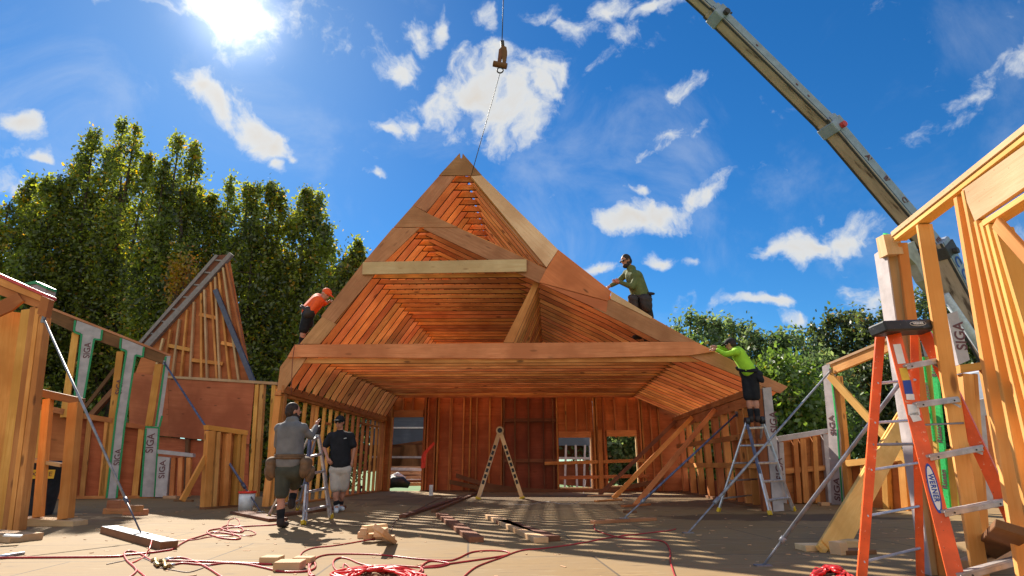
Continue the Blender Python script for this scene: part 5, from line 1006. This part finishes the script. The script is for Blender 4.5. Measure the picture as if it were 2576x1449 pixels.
def person(label, J, face, o):
    """J: joints in world space; face: where the head looks; o: options"""
    s = o.get('s', 1.0); org = J['org']; t = thing('person', label, 'person', org)
    J = {k: (v - org if isinstance(v, Vector) else v) for k, v in J.items()}
    f = Vector(face).normalized(); up = Vector(o.get('up', (0, 0, 1))); sd_ = f.cross(up).normalized(); up = sd_.cross(f).normalized()
    H = Matrix((sd_, f, up)).transposed(); h = J['hed']
    def hp(x, y, z): return h + H @ (Vector((x, y, z)) * s)
    side = (J['sR'] - J['sL']).normalized(); hip = (J['hR'] - J['hL']).normalized()
    def w(p, d, k): return p + d * k * s
    sh = o.get('slim', 1.0)
    torso = [solid_caps(w(J['che'], side, e * .055), w(J['pel'], side, e * .045), .115 * s * sh, .105 * s * sh) for e in (-1, 0, 1)] + [solid_caps(J['sL'], J['sR'], .062 * s, .062 * s), solid_caps(J['hL'], J['hR'], .10 * s, .10 * s)]
    body = list(torso); body.append(solid_caps(J['nek'], hp(0, -.015, -.06), .058 * s, .052 * s))
    body += [ell(hp(0, 0, .02), H, .076 * s, .098 * s, .105 * s), ell(hp(0, .02, -.055), H, .058 * s, .07 * s, .07 * s), ell(hp(0, .105, -.01), H, .014 * s, .022 * s, .028 * s), ell(hp(.078, 0, 0), H, .012 * s, .022 * s, .032 * s), ell(hp(-.078, 0, 0), H, .012 * s, .022 * s, .032 * s)]
    for e in 'LR':
        body += [solid_caps(J['h' + e], J['k' + e], .085 * s, .058 * s), solid_caps(J['k' + e], J['a' + e], .055 * s, .036 * s), ell(J['k' + e].lerp(J['a' + e], .32) + Vector((0, 0, 0)), Matrix.Identity(3), .058 * s, .06 * s, .12 * s), solid_caps(J['a' + e], J['t' + e], .04 * s, .03 * s)]
        body += [solid_caps(J['s' + e], J['e' + e], .052 * s, .040 * s), solid_caps(J['e' + e], J['w' + e], .041 * s, .028 * s)]
        wv = J['w' + e]; fv = (J['f' + e] - wv); fl = fv.length; fd = fv.normalized(); ac = fd.cross(f if abs(fd.dot(f)) < .9 else up).normalized()
        body += [solid_caps(wv, wv + fd * .075 * s, .026 * s, .032 * s), solid_caps(wv + fd * .06 * s - ac * .02 * s, wv + fd * .06 * s + ac * .02 * s, .022 * s, .022 * s)]
    me = fuse(body, .0125 * s); ex_ = []
    for e in 'LR':
        wv = J['w' + e]; fd = (J['f' + e] - wv).normalized(); ac = fd.cross(f if abs(fd.dot(f)) < .9 else up).normalized(); dn = fd.cross(ac)
        if dn.z > 0: dn = -dn
        for k, ln in enumerate((.070, .080, .075, .058)):
            a = wv + (fd * .085 + ac * (.027 - .018 * k)) * s; b_ = a + (fd * ln * .55 + dn * .012) * s; c_ = b_ + (fd * ln * .3 + dn * .028) * s
            ex_.append(tubedata([a - fd * .02 * s, a, b_, c_], [.010 * s, .0095 * s, .0088 * s, .006 * s], 8))
        a = wv + (fd * .03 + ac * .028) * s; ex_.append(tubedata([a, a + (fd * .03 + ac * .025 + dn * .01) * s, a + (fd * .06 + ac * .03 + dn * .02) * s], [.014 * s, .011 * s, .008 * s], 8))
    T0 = Matrix.Translation(org)
    addto(me, ex_); bd = link('body', me, t, T0, [o.get('skin', 'skin')])
    def cl(name, parts, mat, vox=.014, sm=5, par=t): me = fuse(parts, vox * s, sm); me.polygons.foreach_set('use_smooth', [True] * len(me.polygons)); return link(name, me, par, T0, [mat])
    # shirt
    g = .016 * s; P = [solid_caps(w(J['che'], side, e * .06), w(J['pel'], side, e * .055) + Vector((0, 0, .02)), .128 * s * sh + g * .5, .125 * s * sh + g) for e in (-1, 0, 1)] + [solid_caps(J['sL'], J['sR'], .066 * s + g, .066 * s + g), solid_caps(J['nek'] - Vector((0, 0, .05 * s)), J['che'], .08 * s, .12 * s)]
    for e in 'LR':
        if o['sleeve'] == 'long': P += [solid_caps(J['s' + e], J['e' + e], .066 * s, .055 * s), solid_caps(J['e' + e], J['e' + e].lerp(J['w' + e], .93), .055 * s, .042 * s)]
        else: P += [solid_caps(J['s' + e], J['s' + e].lerp(J['e' + e], .72), .072 * s, .075 * s)]
    if o.get('collar'): P.append(solid_caps(J['nek'] + Vector((-.02, 0, .01)), J['nek'] + Vector((.02, 0, .01)), .075 * s, .075 * s))
    shirt = cl('shirt', P, o['shirt'])
    # shorts
    P = [solid_caps(w(J['hL'], hip, 0), J['hR'], .128 * s, .128 * s), solid_caps(w(J['pel'], hip, -.04), w(J['pel'], hip, .04), .12 * s, .12 * s)]
    for e in 'LR': P += [solid_caps(J['h' + e], J['h' + e].lerp(J['k' + e], o.get('short', .85)), .118 * s, .098 * s)]
    cl('shorts', P, o['shorts'])
    for e in 'LR':
        a, tt, kn = J['a' + e], J['t' + e], J['k' + e]
        if o.get('socks', True): link('sock', addto(me_from([], []), [solid_caps(kn.lerp(a, o.get('sockh', .55)), a, .058 * s, .046 * s)]), t, T0, [o.get('sock', 'blackcloth')])
        cl('boot', [solid_caps(a + Vector((0, 0, .03 * s)), a - Vector((0, 0, .02 * s)), .052 * s, .055 * s), solid_caps(a - Vector((0, 0, .035 * s)), tt, .05 * s, .042 * s)], o.get('boot', 'boot'), .012, 2)
    # hair, beard, glasses, cap
    if o.get('hair', True): cl('hair', [ell(hp(0, -.018, .038), H, .086 * s, .100 * s, .104 * s), ell(hp(0, -.05, -.005), H, .08 * s, .07 * s, .085 * s)], 'hair', .010, 2)
    if o.get('beard'): cl('beard', [ell(hp(0, .045, -.085), H, .062 * s, .058 * s, .05 * s), ell(hp(.05, .01, -.05), H, .026 * s, .04 * s, .06 * s), ell(hp(-.05, .01, -.05), H, .026 * s, .04 * s, .06 * s)], 'hair', .010, 2)
    for e in (-1, 1): link('eye', addto(me_from([], []), [ell(hp(.032 * e, .085, .012), H, .014 * s, .010 * s, .009 * s)]), t, T0, ['boot'])
    link('mouth', addto(me_from([], []), [ell(hp(0, .09, -.062), H, .024 * s, .008 * s, .006 * s)]), t, T0, ['skindark'])
    if o.get('glasses'): link('sunglasses', addto(me_from([], []), [ell(hp(-.034, .100, .012), H, .034 * s, .012 * s, .021 * s), ell(hp(.034, .100, .012), H, .034 * s, .012 * s, .021 * s), tubedata([hp(-.07, .09, .015), hp(-.082, .0, .012)], .006 * s, 6), tubedata([hp(.07, .09, .015), hp(.082, .0, .012)], .006 * s, 6)]), t, T0, ['black'])
    if o.get('cap'): cl('cap', [ell(hp(0, -.005, .055), H, .092 * s, .112 * s, .085 * s), ell(hp(0, .12, .05), H, .075 * s, .09 * s, .014 * s)], o['cap'], .009, 2)
    # belt and pouches
    if o.get('belt'):
        b = J['belt'] if 'belt' in J else J['pel'] + Vector((0, 0, .07)); ax = (J['che'] - J['pel']).normalized(); V = []; 
        ring = []
        X = hip; Yv = ax.cross(X).normalized()
        for k in range(25): th = 2 * math.pi * k / 24; ring.append(b + (X * math.cos(th) * .205 + Yv * math.sin(th) * .155) * s)
        bl = link('tool_belt', addto(me_from([], []), [tubedata(ring, .022 * s, 6), tubedata([p - ax * .03 * s for p in ring], .022 * s, 6)]), t, T0, [o['belt']])
        for (dx, dy, dz, sx, sy, sz, ry) in o.get('pouches', ()):
            c = b + (X * dx + Yv * dy + Vector((0, 0, dz))) * s; Rm = Matrix.Rotation(ry, 3, 'Y') @ Matrix((X, Yv, ax)).transposed()
            parts = [ell(c, Rm, sx * s, sy * s, sz * s), ell(c + Vector((0, 0, .5 * sz * s)), Rm, sx * 1.08 * s, sy * 1.05 * s, sz * .55 * s)]; cl('tool_pouch', parts, o['belt'], .012, 1)
    return t, T0, hp
def JJ(Y, org, **k):
    d = {'org': org}
    for n, v in k.items(): d[n] = at(v[0], v[1], Y + (v[2] if len(v) > 2 else 0))
    return d
o1 = flo(704, 1329); Y1 = o1.y
J1 = JJ(Y1, o1, hed=(738, 1036, .02), nek=(735, 1059), che=(733, 1082), pel=(727, 1166), sL=(704, 1078), sR=(762, 1078), eL=(698, 1120, .18), wL=(722, 1108, .42), fL=(742, 1104, .5), eR=(782, 1098, .10), wR=(796, 1072, .3), fR=(799, 1058, .38), hL=(713, 1184), hR=(743, 1184), kL=(707, 1256), aL=(703, 1313), tL=(706, 1322, .16), kR=(741, 1226, .3), aR=(733, 1266, .22), tR=(737, 1270, .45), belt=(730, 1146))
J1['aL'] = o1 + Vector((0, 0, .09)); J1['tL'] = o1 + Vector((.02, .17, .04))
person('bearded man seen from behind in grey shirt and brown tool belt, gripping the ladder', J1, (.75, .55, .06), dict(sleeve='long', shirt='greyshirt', shorts='oliveshorts', beard=True, belt='leather', collar=True, sockh=.5, pouches=((-.24, -.02, -.17, .085, .11, .15, -.2), (.25, -.02, -.17, .085, .11, .15, .2), (-.30, .05, -.25, .06, .08, .11, -.3), (.30, .05, -.26, .065, .08, .12, .3)), short=.78))
o5 = flo(848, 1289); Y5 = o5.y
J5 = JJ(Y5, o5, hed=(855, 1063, -.03), nek=(856, 1082), che=(857, 1102), pel=(857, 1170), sL=(833, 1097), sR=(882, 1097), eL=(816, 1126, .02), wL=(824, 1152, -.12), fL=(831, 1164, -.16), eR=(891, 1128, .03), wR=(886, 1158, .03), fR=(882, 1172, 0), hL=(844, 1182), hR=(868, 1182), kL=(844, 1230, -.02), kR=(864, 1228, .08), aL=(847, 1274, 0), aR=(855, 1272, .25), tL=(846, 1286, -.15), tR=(862, 1280, .12))
t5, T5, hp5 = person('man in black tee shirt and pale shorts walking toward the camera', J5, (-.12, -1, -.12), dict(sleeve='short', shirt='blackcloth', shorts='stoneshorts', cap='blackcloth', glasses=True, boot='whiteshoe', sockh=.8, short=.92))
pc = at(868, 1104, Y5 - .17); link('chest_mark', me_from([(-.03, 0, 0), (.03, 0, .012), (.02, 0, .022), (-.02, 0, .01), (-.03, .004, 0), (.03, .004, .012), (.02, .004, .022), (-.02, .004, .01)], [[0, 1, 2, 3], [7, 6, 5, 4], [0, 4, 5, 1], [1, 5, 6, 2], [2, 6, 7, 3], [3, 7, 4, 0]]), t5, Matrix.Translation(pc), ['whitepaint'])
Y3 = 12.75; o3 = at(1625, 850, Y3)
J3 = JJ(Y3, o3, hed=(1575, 657), nek=(1588, 677), che=(1595, 696), pel=(1611, 744), sL=(1577, 688, .2), sR=(1604, 694, -.16), eL=(1557, 707, .28), wL=(1536, 719, .2), fL=(1526, 725, .15), eR=(1590, 722, -.2), wR=(1560, 710, -.12), fR=(1548, 707, -.05), hL=(1606, 756, .08), hR=(1620, 757, -.08), kL=(1612, 800, .05), kR=(1632, 800, -.05), aL=(1610, 842, .1), aR=(1638, 846), tL=(1596, 848, .1), tR=(1624, 853), belt=(1611, 742))
person('bearded man with sunglasses in an olive pullover leaning over the right roof slope', J3, (-.8, -.42, -.28), dict(s=1.24, sleeve='long', shirt='olive', shorts='darkcloth', beard=True, glasses=True, belt='darkleather', collar=True, pouches=((.05, -.22, -.12, .10, .09, .15, .1), (.20, -.05, -.14, .10, .12, .17, .15), (.22, .05, .03, .11, .05, .03, .1)), short=.95, skin='skin'))
Y2 = 12.9; o2 = at(757, 875, Y2)
J2 = JJ(Y2, o2, hed=(819, 741, -.02), nek=(808, 750), che=(799, 757), pel=(777, 783), sL=(797, 748, .17), sR=(796, 765, -.17), eL=(812, 765, .2), wL=(823, 762, .05), fL=(830, 757, 0), eR=(781, 783, -.24), wR=(792, 776, -.12), fR=(800, 770, -.05), hL=(774, 789, .1), hR=(776, 791, -.1), kL=(775, 817, .1), kR=(764, 830, -.05), aL=(760, 848, .2), aR=(757, 866, 0), tL=(770, 856, .2), tR=(768, 874, 0), belt=(775, 780))
person('man in a hi-vis orange shirt and orange cap bent over the left roof slope', J2, (.75, -.35, -.55), dict(sleeve='long', shirt='hiviz', shorts='blackcloth', cap='hiviz', hair=False, belt='darkleather', pouches=((.22, 0, -.05, .09, .09, .12, .3), (-.22, 0, -.05, .09, .09, .12, .3)), short=.95, s=1.14, up=(.5, 0, .85)))
o4 = at(1899, 1060, yr + .42); Y4 = o4.y
J4 = JJ(Y4, o4, hed=(1838, 867, .1), nek=(1849, 877, .08), che=(1856, 888, .05), pel=(1882, 932), sL=(1846, 880, .2), sR=(1852, 886, -.13), eL=(1822, 877, .3), wL=(1805, 873, .32), fL=(1796, 872, .3), eR=(1826, 892, -.08), wR=(1804, 880, .05), fR=(1792, 878, .1), hL=(1879, 942, .06), hR=(1893, 944, -.04), kL=(1883, 1000, .02), kR=(1900, 1000, -.02), aL=(1890, 1052, .04), aR=(1906, 1052, 0), tL=(1886, 1057, .22), tR=(1903, 1057, .2), belt=(1878, 926))
person('man in lime shirt and dark shorts standing on the right aluminium ladder', J4, (-.7, .65, -.25), dict(sleeve='long', shirt='lime', shorts='blackcloth', cap='darkcloth', glasses=True, belt='blackcloth', pouches=((-.15, .12, -.2, .09, .08, .15, 0), (.19, .08, -.16, .08, .08, .14, 0)), short=.95, sockh=.62))
# nail gun on the deck by the studs
ng = flo(905, 1243); t = thing('nail_gun', 'small black and red nail gun standing on the sill of the left side wall', 'nail gun', ng); wbox('body', ng + Vector((0, 0, .16)), .12, .07, .09, 'blackplastic', t, bev=.01); wbox('magazine', ng + Vector((.02, 0, 0)), .1, .05, .05, 'redglow', t); wbox('grip', ng + Vector((.01, 0, .05)), .04, .04, .12, 'blackplastic', t)
